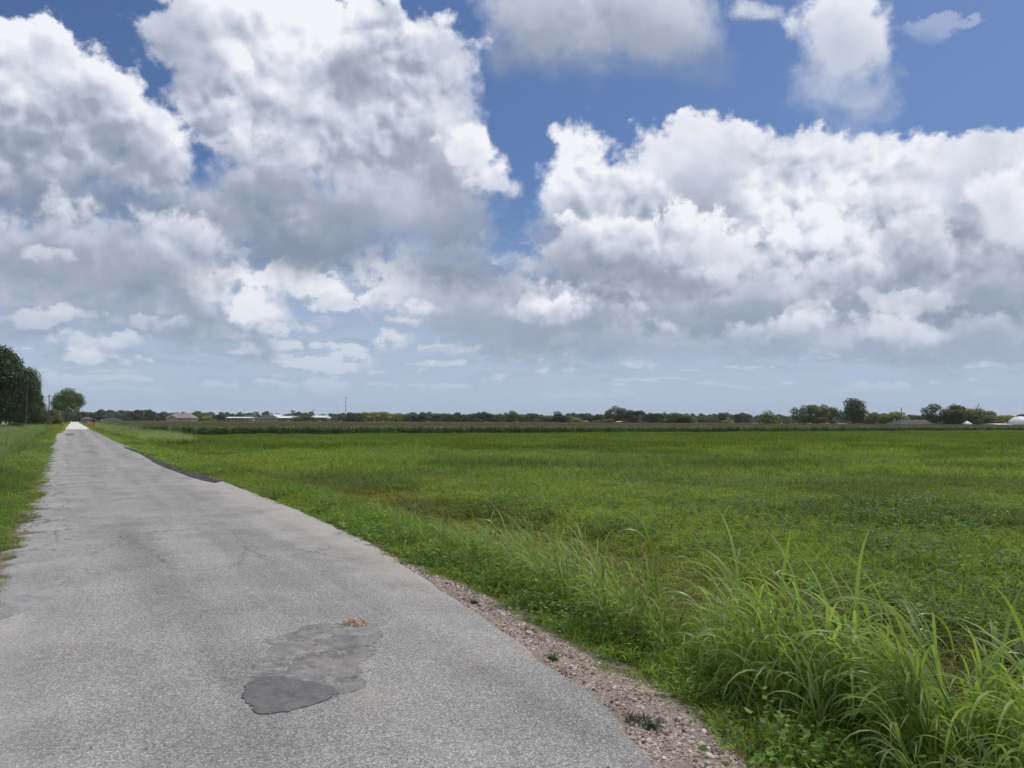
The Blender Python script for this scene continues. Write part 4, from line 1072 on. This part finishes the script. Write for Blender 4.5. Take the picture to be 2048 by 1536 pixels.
ROW = [
 (404,40,823,560,'olive','round','olive tree right of the red-roofed house'),
 (420,26,827,520,'yellow','bush','yellow-green bush between the red-roofed house and the dark tree'),
 (441,26,827,500,'oak','round','dark tree left of the long white carport'),
 (478,26,825,600,'green','round','green tree behind the long white carport'),
 (505,30,824,620,'oak','round','round dark tree above the right end of the long white carport'),
 (607,40,829,480,'green','wide','low green tree right of the second white-roofed barn'),
 (664,18,832,470,'green','bush','small green bush beside the small white shed'),
 (706,40,819,430,'oak','wide','broad dark oak right of the radio mast'),
 (719,16,832,400,'dark','bush','almost black shrub at the right foot of the broad dark oak'),
 (736,34,822,520,'yellow','round','sunlit yellow-green tree next to the broad dark oak'),
 (763,40,822,540,'yellow','round','second sunlit yellow-green tree right of the broad dark oak'),
 (790,40,825,530,'yellow','round','middle one of the sunlit yellow-green trees'),
 (816,36,826,520,'olive','round','olive tree closing the sunlit group'),
 (836,36,826,430,'dark','wide','low dark tree sloping up after the sunlit group'),
 (868,34,825,520,'olive','round','olive tree with a pale spot, right of the low dark tree'),
 (894,34,826,520,'green','round','green tree in the middle of the long line of trees'),
 (921,30,825,500,'oak','round','rounded dark green tree left of the greyish one'),
 (944,26,827,520,'blue','round','greyish green tree in the middle of the line'),
 (967,32,824,480,'dark','round','dark tree right of the greyish green one'),
 (990,30,827,480,'oak','round','flat-topped dark tree in the middle of the horizon'),
 (1019,34,822,460,'green','round','tallest green tree of the middle line'),
 (1046,28,828,520,'green','round','small green tree right of the tallest middle one'),
 (1062,24,826,540,'oak','round','small dark tree with a pointed top'),
 (1090,36,829,560,'blue','wide','low grey-green tree before the very dark tree'),
 (1122,34,820,400,'dark','wide','very dark isolated tree with a small tuft on top'),
 (1150,26,831,480,'yellow','bush','yellow-green bush right of the very dark tree'),
 (1171,28,825,520,'oak','round','dark tree at the left end of the tall dark clump'),
 (1198,44,824,450,'dark','wide','broad dark tree left of the highest dark one'),
 (1229,40,813,430,'oak','round','highest tree of the tall dark clump'),
 (1205,50,836,400,'green','bush','low green bush in front of the tall dark clump'),
 (1266,48,819,420,'dark','round','large dark tree left of the two thin poles'),
 (1304,32,824,420,'dark','round','rounded dark tree right of the two thin poles'),
 (1329,18,825,430,'dark','round','small dark tree left of the broad green oak'),
 (1362,62,822,370,'green','wide','broad green oak standing clear before the gap'),
 (1415,50,830,640,'blue','wide','hazy grey tree right of the broad green oak'),
 (1452,26,823,520,'oak','round','dark rounded tree above a yellow bush'),
 (1456,24,834,500,'yellow','bush','small bright yellow-green bush near the middle right'),
 (1476,22,826,540,'dark','round','dark tree right of the yellow bush'),
 (1491,18,829,560,'oak','round','last small dark tree before the open field'),
 (1537,52,820,320,'green','bush','sparse leafy tree standing alone left of the big clump'),
 (1603,36,812,335,'green','round','thin airy tree at the left of the big right clump'),
 (1634,50,806,335,'olive','round','bright green tree in the middle of the big right clump'),
 (1664,40,812,345,'green','round','airy green tree right of the bright one'),
 (1706,50,797,330,'oak','tall','tallest tree on the right, narrow gap in its top'),
 (1737,34,822,345,'olive','round','olive tree leaning on the tallest right one'),
 (1760,40,824,350,'yellow','round','yellow-green tree left of the lamp post'),
 (1791,44,822,350,'yellow','round','yellow-green tree below the dark pole top'),
 (1826,16,828,430,'green','round','small tree above the left end of the dark grey roof'),
 (1843,18,829,420,'oak','round','small dark tree above the dark grey roof'),
 (1858,14,830,430,'dark','round','small dark tree where the roof meets the big oak'),
 (1893,66,801,315,'oak','wide','left half of the great oak behind the dark grey roof'),
 (1922,76,804,318,'olive','wide','great spreading oak right of the dark grey roof'),
 (1968,50,819,325,'olive','round','olive tree behind the white tent top'),
 (2003,44,828,335,'yellow','round','sunlit tree above the low white roof'),
 (2043,26,827,370,'dark','round','dark tree peeking over the white dome'),
 (1572,20,836,640,'blue','wide','hazy low trees in the gap before the big right clump'),
]
for i, (px, w, top, D, tone, shape, lab) in enumerate(ROW):
    dens = .62 if ('airy' in lab or 'sparse' in lab) else 1.0
    tree(px, w * 1.12, top, D, tone, lab, shape, i, dens, .02 if shape == 'bush' else .05)

# the wood on the horizon, one mass
def crown_src(tone, k):
    V, F, va = crown_mesh('c', 4100 + k, 12, 1500, .11, 'round')
    return obj('wood', mesh_from('wood', V, F, [m_foliage('foliage_' + tone, TONES[tone])], attrs={'var': va}), link=False)
wood_src = source_set('wood_src', [crown_src('oak', 0), crown_src('green', 1), crown_src('blue', 2), crown_src('oak', 3), crown_src('green', 4)])
def wood(px0, px1, D0, D1, h, step, label):
    P = []; S_ = []
    for row in range(3):
        px = px0 + rng.uniform(0, step)
        while px < px1:
            D = D0 + (D1 - D0) * (row + rng.random() * .6) / 3; x, y = stand(px, D)
            hh = h * rng.uniform(.72, 1.12); P.append((x, y, -.8)); w_ = h * rng.uniform(.9, 1.4); S_.append((w_, w_, hh)); px += step * rng.uniform(.6, 1.4)
    n = len(P); rz = np.zeros((n, 3)); rz[:, 2] = rng.uniform(0, 6.28, n)
    scatter('far_wood', wood_src, P, rz, np.array(S_), np.ones((n, 3)), rng.integers(0, 5, n), label)
wood(-400, 345, 640, 780, 11.5, 9, 'dark green wood on the horizon behind the end of the road')
wood(345, 1500, 900, 1200, 13.0, 9, 'continuous line of distant trees behind the houses and the corn')
wood(1480, 2500, 1100, 1500, 14.5, 9, 'hazy distant trees on the right horizon')

# bare dead tree
def bare(px, top, D, label):
    x, y = stand(px, D); H = height_for(px, top, D); rnd = random.Random(4)
    t = empty('dead_tree', (x, y, -.6)); tag(t, label, 'tree')
    g = Geo(); g.tube([(0, 0, 0), (0, 0, H * .5), (.3, 0, H * .8)], [.22, .16, .08], 5); g.build('trunk', [M_BARK], t)
    g = Geo()
    for k in range(9):
        z = H * rnd.uniform(.55, .8); a = rnd.uniform(0, 6.28); L = rnd.uniform(1, 2.6)
        m = Vector((math.cos(a) * L * .5, math.sin(a) * L * .5, z + L * .5)); g.tube([(0.1, 0, z), m, m + Vector((math.cos(a) * L * .3, math.sin(a) * L * .3, L * .6))], [.07, .05, .02], 4)
    tag(g.build('branches', [M_BARK], t), kind='stuff')
bare(1953, 806, 330, 'bare dead tree poking out above the great oak on the right')

# ================================================================== buildings
PINK = plain('roof_pink', (.34, .255, .22), .85, .1); DARKR = plain('roof_dark', (.082, .082, .088), .85, .15); WHITE = plain('white_metal', (.82, .82, .81), .5, .03); 
BEIGE = plain('wall_beige', (.42, .36, .30), .85, .12); GREYW = plain('wall_grey', (.30, .30, .30), .85, .1); CREAM = plain('wall_cream', (.62, .58, .50), .8, .08)
BLUEW = plain('wall_pale_blue', (.50, .55, .60), .7, .06); BROWN = plain('wall_brown', (.16, .13, .11), .85, .15); GLASS = plain('window_dark', (.03, .035, .04), .2, .1, spec=.6); TANR = plain('roof_tan', (.40, .36, .29), .85, .1)
ZG = -.6
def hip(g, x0, x1, y0, y1, z0, z1, inset, mi=0, th=.14):
    ym = (y0 + y1) / 2
    V = [(x0,y0,z0),(x1,y0,z0),(x1,y1,z0),(x0,y1,z0),(x0+inset,ym,z1),(x1-inset,ym,z1),(x0,y0,z0-th),(x1,y0,z0-th),(x1,y1,z0-th),(x0,y1,z0-th)]
    g.add(V, [(0,1,5,4),(1,2,5),(2,3,4,5),(3,0,4),(6,9,8,7),(0,6,7,1),(1,7,8,2),(2,8,9,3),(3,9,6,0)], mi)
def gable_y(g, x0, x1, y0, y1, z0, z1, mi=0):          # ridge runs in y, gable faces the camera
    xm = (x0 + x1) / 2
    g.add([(x0,y0,z0),(x1,y0,z0),(xm,y0,z1),(x0,y1,z0),(x1,y1,z0),(xm,y1,z1)], [(0,2,5,3),(1,4,5,2),(0,1,2),(3,5,4),(0,3,4,1)], mi)
def house(name, px0, px1, D, label, eave, ridge, roofm, wallm, depth=9, inset=None, cat='house', windows=0, door=True, gable=None, overhang=.5, chimney=False):
    (xa, _), (xb, _) = stand(px0, D), stand(px1, D); w = xb - xa
    t = empty(name, ((xa + xb) / 2, D, ZG)); tag(t, label, cat)
    h = w / 2
    g = Geo(); g.box(-h + overhang, h - overhang, .3, depth, 0, eave); g.build('wall', [wallm], t)
    g = Geo(); hip(g, -h, h, -.2, depth + .5, eave + .02, ridge, w * .22 if inset is None else inset)
    rf = g.build('roof', [roofm], t)
    if gable:
        for (a, b, zt) in gable:
            g = Geo(); gx0, gx1 = -h + w * a, -h + w * b
            g.box(gx0 + .3, gx1 - .3, -1.6, .28, 0, eave); g.build('wall', [wallm], t)
            g = Geo(); gable_y(g, gx0, gx1, -2.0, depth * .45, eave + .03, zt); g.build('roof', [roofm], t)
    if chimney:
        g = Geo(); g.box(-.6, .1, depth * .5, depth * .5 + .7, eave + 1, ridge + .9); g.build('chimney', [BEIGE], rf)
    for k in range(windows):
        cx = -h + w * (k + .6) / (windows + .2); g = Geo(); yf = .3 if not gable or not any(-h + w * a < cx < -h + w * b for a, b, _ in gable) else -1.6
        g.box(cx - .55, cx + .55, yf - .05, yf + .05, 1.0, 2.1); wn = g.build('window', [GLASS], t)
        g = Geo(); g.box(cx - .65, cx + .65, yf - .03, yf + .02, .9, 2.2); g.build('frame', [WHITE], wn)
    if door:
        g = Geo(); cx = w * .12; g.box(cx - .5, cx + .5, .22, .29, 0, 2.1); g.build('door', [BROWN], t)
    return t
def zat(px, y, D): return (horizon(px) - y) / FPX * D + CAM_H - ZG
house('house', 330, 383, 470, 'house with a pinkish hip roof and front gables beyond the corn', zat(355, 836, 470), zat(355, 826.3, 470), PINK, BEIGE, 11, None, gable=[(.12, .52, zat(355, 830, 470))], windows=4, chimney=True)
house('house', 478, 512, 480, 'dark-roofed house just right of the long white carport', zat(490, 837, 480), zat(490, 829.5, 480), DARKR, GREYW, 10, 3, windows=3)
house('house', 512, 552, 500, 'grey-roofed house left of the pale metal barn', zat(530, 838, 500), zat(530, 829.5, 500), DARKR, BEIGE, 11, 4, windows=3)
house('house', 1803, 1890, 322, 'dark grey shingle-roofed house in front of the great oak on the right', zat(1850, 848.6, 322), zat(1850, 839.3, 322), DARKR, GREYW, 14, 3.2, windows=4)
house('house', 160, 176, 600, 'brown-roofed house at the edge of the wood beyond the road end', zat(165, 837.4, 600), zat(165, 834.6, 600), plain('roof_weathered', (.17, .15, .12)), BROWN, 8, 2, windows=2)
house('house', 205, 232, 560, 'low grey-roofed house before the wood left of the red-roofed house', zat(215, 838, 560), zat(215, 835.5, 560), DARKR, GREYW, 8, 3, windows=2)
house('house', 1233, 1249, 420, 'low cream roof in front of the tall dark clump of trees', zat(1240, 844, 420), zat(1240, 841.6, 420), plain('roof_cream', (.60, .55, .42)), BEIGE, 8, 1.2, windows=1)
house('house', 1165, 1180, 430, 'low brown roof left of the cream-roofed building', zat(1172, 843.5, 430), zat(1172, 841, 430), BROWN, BEIGE, 8, 1.2, windows=1)

def barn(px0, px1, D, label, top, eavey, wallm, depth=10, doors=1, open_front=False, name='barn', pitch=None):
    (xa, _), (xb, _) = stand(px0, D), stand(px1, D); h = (xb - xa) / 2
    t = empty(name, ((xa + xb) / 2, D, ZG)); tag(t, label, 'barn' if name == 'barn' else 'carport')
    zt = zat(px0, top, D); ze = zat(px0, eavey, D)
    ym = depth / 2
    if open_front:
        g = Geo()
        for k in range(7):
            x = -h + .3 + (2 * h - .6) * k / 6; q = Geo(); q.box(x - .09, x + .09, .1, .28, 0, ze); q.build('post', [WHITE], t)
        g.box(-h + 3.4, h - .4, depth - 3, depth - .2, 0, ze - .05); g.build('wall', [wallm], t)
    else:
        g = Geo(); g.box(-h + .15, h - .15, .15, depth - .15, 0, ze); g.build('wall', [wallm], t)
        for k in range(doors):
            x = -h + 2 * h * (k + .62) / doors; q = Geo(); q.box(x - 1.1, x + 1.1, .06, .14, 0, min(2.6, ze * .8)); q.build('door', [CREAM], t)
        for k in range(3):
            x = -h + 2 * h * (k + .35) / 3; q = Geo(); q.box(x - .4, x + .4, .09, .14, 1.1, 1.9); q.build('window', [GLASS], t)
    g = Geo()
    g.add([(-h,-.3,ze+.02),(h,-.3,ze+.02),(h,ym,zt),(-h,ym,zt),(h,depth+.3,ze+.02),(-h,depth+.3,ze+.02),(-h,-.3,ze-.12),(h,-.3,ze-.12),(h,depth+.3,ze-.12),(-h,depth+.3,ze-.12)],
          [(0,1,2,3),(3,2,4,5),(0,3,5,9,6),(1,7,8,4,2),(0,6,7,1),(5,4,8,9),(6,9,8,7)])
    g.build('roof', [WHITE], t)
    return t
barn(451, 500, 440, 'long open white-roofed carport with pale blue walls beyond the corn', 833.6, 835.6, BLUEW, 9, 0, True, 'carport')
barn(533, 558, 515, 'grey-white metal barn with a raised roof, left of the two bright white roofs', 828.6, 834.5, GREYW, 14)
barn(555, 590, 490, 'barn with a bright white roof and brown wall, centre of the farm buildings', 831.8, 835.8, BROWN, 12)
barn(621, 652, 490, 'white-roofed barn behind the utility pole, rightmost of the large barns', 830.8, 834.8, BROWN, 12)
barn(654, 661, 490, 'small white-roofed shed at the right end of the farm buildings', 833.6, 836.2, GREYW, 5)
barn(418, 424, 520, 'small white shed with a flat roof beside the yellow-green bush', 832.5, 835.5, CREAM, 4)

# utility poles, masts
def pole(px, top, D, label, cross=True, rad=.14, lean=0.0, base=-.5, group='utility poles', wood_=True, name='utility_pole'):
    x, y = stand(px, D); H = height_for(px, top, D, base)
    t = empty(name, (x, y, base)); t.rotation_euler = (0, lean, 0); tag(t, label, 'pole', group)
    m = plain('pole_wood', (.11, .085, .07), .9, .2, 6) if wood_ else plain('pole_grey', (.35, .35, .35), .6, .1)
    g = Geo(); g.tube([(0, 0, 0), (0, 0, H * .5), (0, 0, H)], [rad, rad * .85, rad * .68], 8); g.build('shaft', [m], t)
    if cross:
        g = Geo(); g.box(-.9, .9, rad * .7, rad * .7 + .1, H - .7, H - .58); g.build('crossarm', [m], t)
        for k in (-.8, -.3, .3, .8):
            q = Geo(); q.tube([(k, rad * .7 + .05, H - .58), (k, rad * .7 + .05, H - .42)], [.035, .05], 6); q.build('insulator', [plain('porcelain', (.30, .32, .33), .3)], t)
    return t
pole(52, 768, 158, 'near utility pole standing in front of the dark roadside trees', True, .16)
pole(98, 789, 252, 'far utility pole leaning slightly, left of the round tree', True, .19, -.02)
pole(626, 818, 470, 'dark wooden pole in front of the rightmost white-roofed barn', False, .22)
pole(1280, 833, 400, 'left one of two thin poles before the dark trees', False, .16, wood_=False)
pole(1299, 830, 400, 'right one of two thin poles before the dark trees', False, .16)
pole(1803, 815, 345, 'dark pole sticking out above the yellow-green tree', False, .22)
pole(1962, 815, 335, 'short dark pole beside the bare dead tree', False, .16)
pole(1505, 826, 700, 'thin pole in the open gap on the right', False, .2, wood_=False)
def lamp(px, top, D, label):
    x, y = stand(px, D); H = height_for(px, top, D, ZG); t = empty('yard_lamp', (x, y, ZG)); tag(t, label, 'lamp post')
    g = Geo(); g.tube([(0, 0, 0), (0, 0, H)], [.10, .08], 6); g.build('post', [plain('pole_grey', (.35, .35, .35))], t)
    g = Geo(); g.box(-.35, .35, -.3, .3, H, H + .35); g.build('lamp_head', [WHITE], t)
lamp(1789, 840.5, 318, 'yard lamp with a pale head before the yellow-green trees')
def mast(px, top, D, w, label, guys=True):
    x, y = stand(px, D); H = height_for(px, top, D, -1); t = empty('radio_mast', (x, y, -1)); tag(t, label, 'mast')
    m = plain('mast_steel', (.26, .25, .26), .6, .1); n = max(8, int(H / (w * 3)))
    for a in range(3):
        g = Geo(); ca, sa = math.cos(a * 2.094) * w / 2, math.sin(a * 2.094) * w / 2; g.tube([(ca, sa, 0), (ca, sa, H)], w * .13, 4); g.build('leg', [m], t)
    g = Geo()
    for k in range(n):
        for a in range(3):
            p = (math.cos(a * 2.094) * w / 2, math.sin(a * 2.094) * w / 2, H * k / n); q = (math.cos((a + 1) * 2.094) * w / 2, math.sin((a + 1) * 2.094) * w / 2, H * (k + 1) / n)
            g.tube([p, q], w * .07, 3, cap=False)
    tag(g.build('lattice', [m], t), kind='stuff')
    if guys:
        for f in (.45, .62, .80, .97):
            g = Geo(); g.box(-w * 1.1, w * 1.1, -w * .8, w * .8, H * f, H * f + w * 1.1); g.build('antenna', [m], t)
mast(691, 794, 1500, 1.1, 'tall lattice radio mast with antennas, left of the broad dark oak')
mast(674.5, 808, 2000, .8, 'thinner shorter mast left of the tall radio mast', False)
mast(389.5, 811, 2000, .7, 'faint thin mast above the red-roofed house', False)
for px, tp in ((1561, 817), (1577, 821), (1509, 822)):
    mast(px, tp, 2300, .6, 'hairline distant mast %s' % {1561: 'left in the gap before the big right clump', 1577: 'right in the gap before the big right clump', 1509: 'beside the thin pole in the gap on the right'}[px], False)
def lathe(g, prof, n=20, mi=0):
    V = []; F = []
    for (r_, z) in prof:
        for k in range(n): V.append((r_ * math.cos(6.2832 * k / n), r_ * math.sin(6.2832 * k / n), z))
    for i in range(len(prof) - 1):
        for k in range(n): a = i * n + k; b = i * n + (k + 1) % n; F.append((a, b, b + n, a + n))
    g.add(V, F, mi)
def water_tower(px, top, D, ball, label):
    x, y = stand(px, D); H = height_for(px, top, D, -1); t = empty('water_tower', (x, y, -1)); tag(t, label, 'water tower')
    if ball:
        r_ = 5.2; g = Geo(); lathe(g, [(1.6, 0), (1.1, 4), (1.1, H - 2 * r_)], 14); g.build('stem', [WHITE], t)
        g = Geo(); lathe(g, [(1.1, H - 2 * r_ - 1.5)] + [(max(.02, r_ * math.sin(q)), H - r_ - r_ * math.cos(q)) for q in np.linspace(.25, math.pi, 12)], 20); g.build('tank', [WHITE], t, smooth=True)
    else:
        r_ = 3.9; m = plain('tank_grey', (.36, .34, .34), .6); g = Geo(); lathe(g, [(.05, H * .58), (r_ * .7, H * .60), (r_, H * .64), (r_, H * .88)], 18); g.build('tank', [m], t, smooth=False)
        g = Geo(); lathe(g, [(r_ * 1.02, H * .88), (r_ * .6, H * .96), (.05, H)], 18); g.build('roof', [WHITE], t, smooth=True)
        for a in range(4):
            q = Geo(); ca, sa = math.cos(a * 1.571 + .6), math.sin(a * 1.571 + .6); q.tube([(ca * r_ * 1.25, sa * r_ * 1.25, 0), (ca * r_ * .9, sa * r_ * .9, H * .64)], .32, 5); q.build('leg', [m], t)
        q = Geo(); q.tube([(0, 0, 0), (0, 0, H * .6)], .4, 6); q.build('riser', [m], t)
water_tower(427, 821.5, 2100, True, 'white ball-shaped water tower on the horizon right of the red-roofed house')
water_tower(586, 817, 1500, False, 'grey water tower on legs with a white cap, above the middle barn')

# white dome and low white roof at the right edge
def dome():
    (xa, _), (xb, _) = stand(2033, 315), stand(2078, 315); r_ = (xb - xa) / 2
    t = empty('dome_building', ((xa + xb) / 2, 315 + r_, ZG)); tag(t, 'bright white dome cut by the right edge of the picture', 'dome')
    ht = zat(2050, 832.5, 315); g = Geo()
    lathe(g, [(r_, 0), (r_, ht * .35)] + [(max(.02, r_ * math.cos(q)), ht * .35 + ht * .65 * math.sin(q)) for q in np.linspace(.1, math.pi / 2, 12)], 32); g.build('shell', [WHITE], t, smooth=True)
    g = Geo(); g.box(-1.1, 1.1, -r_ - .15, -r_ + .3, 0, 2.2); g.build('door', [GREYW], t)
dome()
barn(1996, 2031, 312, 'low wide white roof beside the white dome', 847.0, 849.2, CREAM, 16)
def gate_sign():
    x, y = stand(2012, 318); t = empty('sign', (x, y, ZG)); tag(t, 'small red and white sign above the low white roof', 'sign')
    z = zat(2012, 848, 318); g = Geo(); g.box(-1.2, 1.2, 0, .1, z, z + .9); g.build('panel', [plain('sign_red', (.45, .12, .10))], t)
    g = Geo(); g.add([(-1.0, -.03, z + .1), (-.2, -.03, z + .1), (.1, -.03, z + .8)], [(0, 1, 2)]); g.add([(.5, -.03, z + .3), (1.15, -.03, z + .3), (1.1, -.03, z + 1.5)], [(0, 1, 2)]); g.build('emblem', [WHITE], t)
    for k in (-.9, .9):
        q = Geo(); q.tube([(k, .05, 0), (k, .05, z)], .06, 5); q.build('post', [GREYW], t)
gate_sign()
def tent():
    x, y = stand(1934, 305); t = empty('canopy_tent', (x, y, ZG)); tag(t, 'white pointed canopy under the great oak', 'canopy')
    h = 13 / 2 / FPX * 305; ze = zat(1934, 847, 305); zt = zat(1934, 841.5, 305)
    g = Geo(); g.add([(-h,-h,ze),(h,-h,ze),(h,h,ze),(-h,h,ze),(0,0,zt),(-h,-h,ze-.35),(h,-h,ze-.35),(h,h,ze-.35),(-h,h,ze-.35)], [(0,1,4),(1,2,4),(2,3,4),(3,0,4),(0,5,6,1),(1,6,7,2),(2,7,8,3),(3,8,5,0)]); g.build('canopy', [WHITE], t)
    for a in (-1, 1):
        for b in (-1, 1):
            q = Geo(); q.tube([(a * h * .95, b * h * .95, 0), (a * h * .95, b * h * .95, ze)], .05, 5); q.build('leg', [GREYW], t)
tent()
def car(px, D, label, col, L=4.6):
    x, y = stand(px, D); t = empty('parked_car', (x, y, ZG), .1); tag(t, label, 'car')
    m = plain('car_' + col, {'white': (.72, .72, .72), 'silver': (.45, .45, .47)}[col], .35, .03, spec=.6); h = L / 2
    prof = [(-h, .35), (-h, .8), (-h * .85, .95), (-h * .5, 1.0), (-h * .3, 1.42), (h * .35, 1.45), (h * .7, .98), (h * .95, .85), (h, .6), (h, .35)]
    g = Geo(); n = len(prof); g.add([(a, -.85, b) for a, b in prof] + [(a, .85, b) for a, b in prof], [tuple(range(n)), tuple(range(2 * n - 1, n - 1, -1))] + [(i, i + n, (i + 1) % n + n, (i + 1) % n) for i in range(n)]); g.build('body', [m], t)
    g = Geo(); g.add([(-h * .44, -.87, 1.0), (h * .60, -.87, 1.0), (h * .32, -.87, 1.36), (-h * .27, -.87, 1.36)], [(0, 1, 2, 3)]); g.build('window', [GLASS], t)
    for a in (-.62, .62):
        for b in (-.8, .8):
            q = Geo(); q.tube([(a * h, b - .1, .33), (a * h, b + .1, .33)], .33, 12); q.build('wheel', [plain('rubber', (.03, .03, .03))], t)
car(1956, 312, 'small pale car parked right of the white canopy', 'silver')
car(691, 440, 'pale car parked at the left foot of the broad dark oak', 'white')
car(1332, 395, 'small white car at the foot of the broad green oak', 'white')
car(1431, 430, 'small white car in the gap right of the broad green oak', 'white')

# mailbox with a newspaper holder by the road
def mailbox():
    x, y = ground_at(188, 855.5, -.1); t = empty('mailbox', (x, y, -.12)); tag(t, 'dark grey mailbox with an orange holder below it by the far road', 'mailbox')
    k = 1.75
    bm = plain('mailbox_paint', (.045, .055, .06), .45, .1); om = plain('orange_plastic', (.62, .24, .03), .5, .08)
    g = Geo(); g.box(-.08, .08, -.08, .08, 0, 1.0 * k); g.build('post', [plain('pole_wood', (.1, .1, .1))], t)
    g = Geo(); pr = [(-.5, 0), (.5, 0), (.5, .35)] + [(.5 * math.cos(q), .35 + .28 * math.sin(q)) for q in np.linspace(.3, 2.84, 7)] + [(-.5, .35)]
    n = len(pr); z0 = .95 * k - .1
    g.add([(a, -.5, z0 + b) for a, b in pr] + [(a, .5, z0 + b) for a, b in pr], [tuple(range(n)), tuple(range(2 * n - 1, n - 1, -1))] + [(i, i + n, (i + 1) % n + n, (i + 1) % n) for i in range(n)]); g.build('box', [bm], t)
    g = Geo(); g.box(.505, .53, -.3, -.2, z0 + .2, z0 + .55); g.build('flag', [plain('flag_red', (.35, .04, .03))], t)
    g = Geo(); g.box(-.95, .12, -.55, .1, z0 - .85, z0 - .06); g.build('newspaper_holder', [om], t)
mailbox()

# wire fence below the roadside trees
def fence():
    t = empty('wire_fence', (0, 0, 0), RD); tag(t, 'old wire fence with grey wooden posts along the left verge', 'fence')
    pm = plain('post_grey', (.26, .23, .20), .9, .25, 5); sp_ = [70, 80, 90, 100, 110, 120, 130, 140, 150, 160, 170, 180, 190, 200, 212, 224, 236, 250, 265]
    me = None
    for i, s in enumerate(sp_):
        l = -10.6 - .01 * (s - 100); z = float(gz(l, s))
        if me is None:
            g = Geo(); g.tube([(0, 0, -.1), (0, 0, .7), (0, 0, 1.35)], [.085, .08, .07], 6); o = g.build('post', [pm], t); me = o.data
        else: o = obj('post', me, t)
        o.location = (l, s, z); o.rotation_euler = (0.05 * math.sin(i * 3), .05 * math.cos(i * 5), i)
    wm = plain('fence_wire', (.20, .19, .18), .6, .1)
    for h in (.35, .65, .95, 1.25):
        g = Geo(); g.tube([(-10.6 - .01 * (s - 100), s, float(gz(-10.6, s)) + h) for s in sp_], .008, 4, cap=False); g.build('wire', [wm], t)
fence()

# ================================================================== air
def haze():
    g = Geo(); g.box(-3600, 3600, -1600, 3700, -2.2, 64)
    m = bpy.data.materials.new('haze'); m.use_nodes = True; m.node_tree.nodes.clear()
    v = m.node_tree.nodes.new('ShaderNodeVolumePrincipled'); o = m.node_tree.nodes.new('ShaderNodeOutputMaterial')
    v.inputs['Color'].default_value = (.90, .94, .98, 1); v.inputs['Density'].default_value = 0.00011
    m.node_tree.links.new(v.outputs[0], o.inputs['Volume'])
    h = g.build('haze', [m]); tag(h, 'thin pale summer haze lying over the whole plain', kind='stuff')
haze()
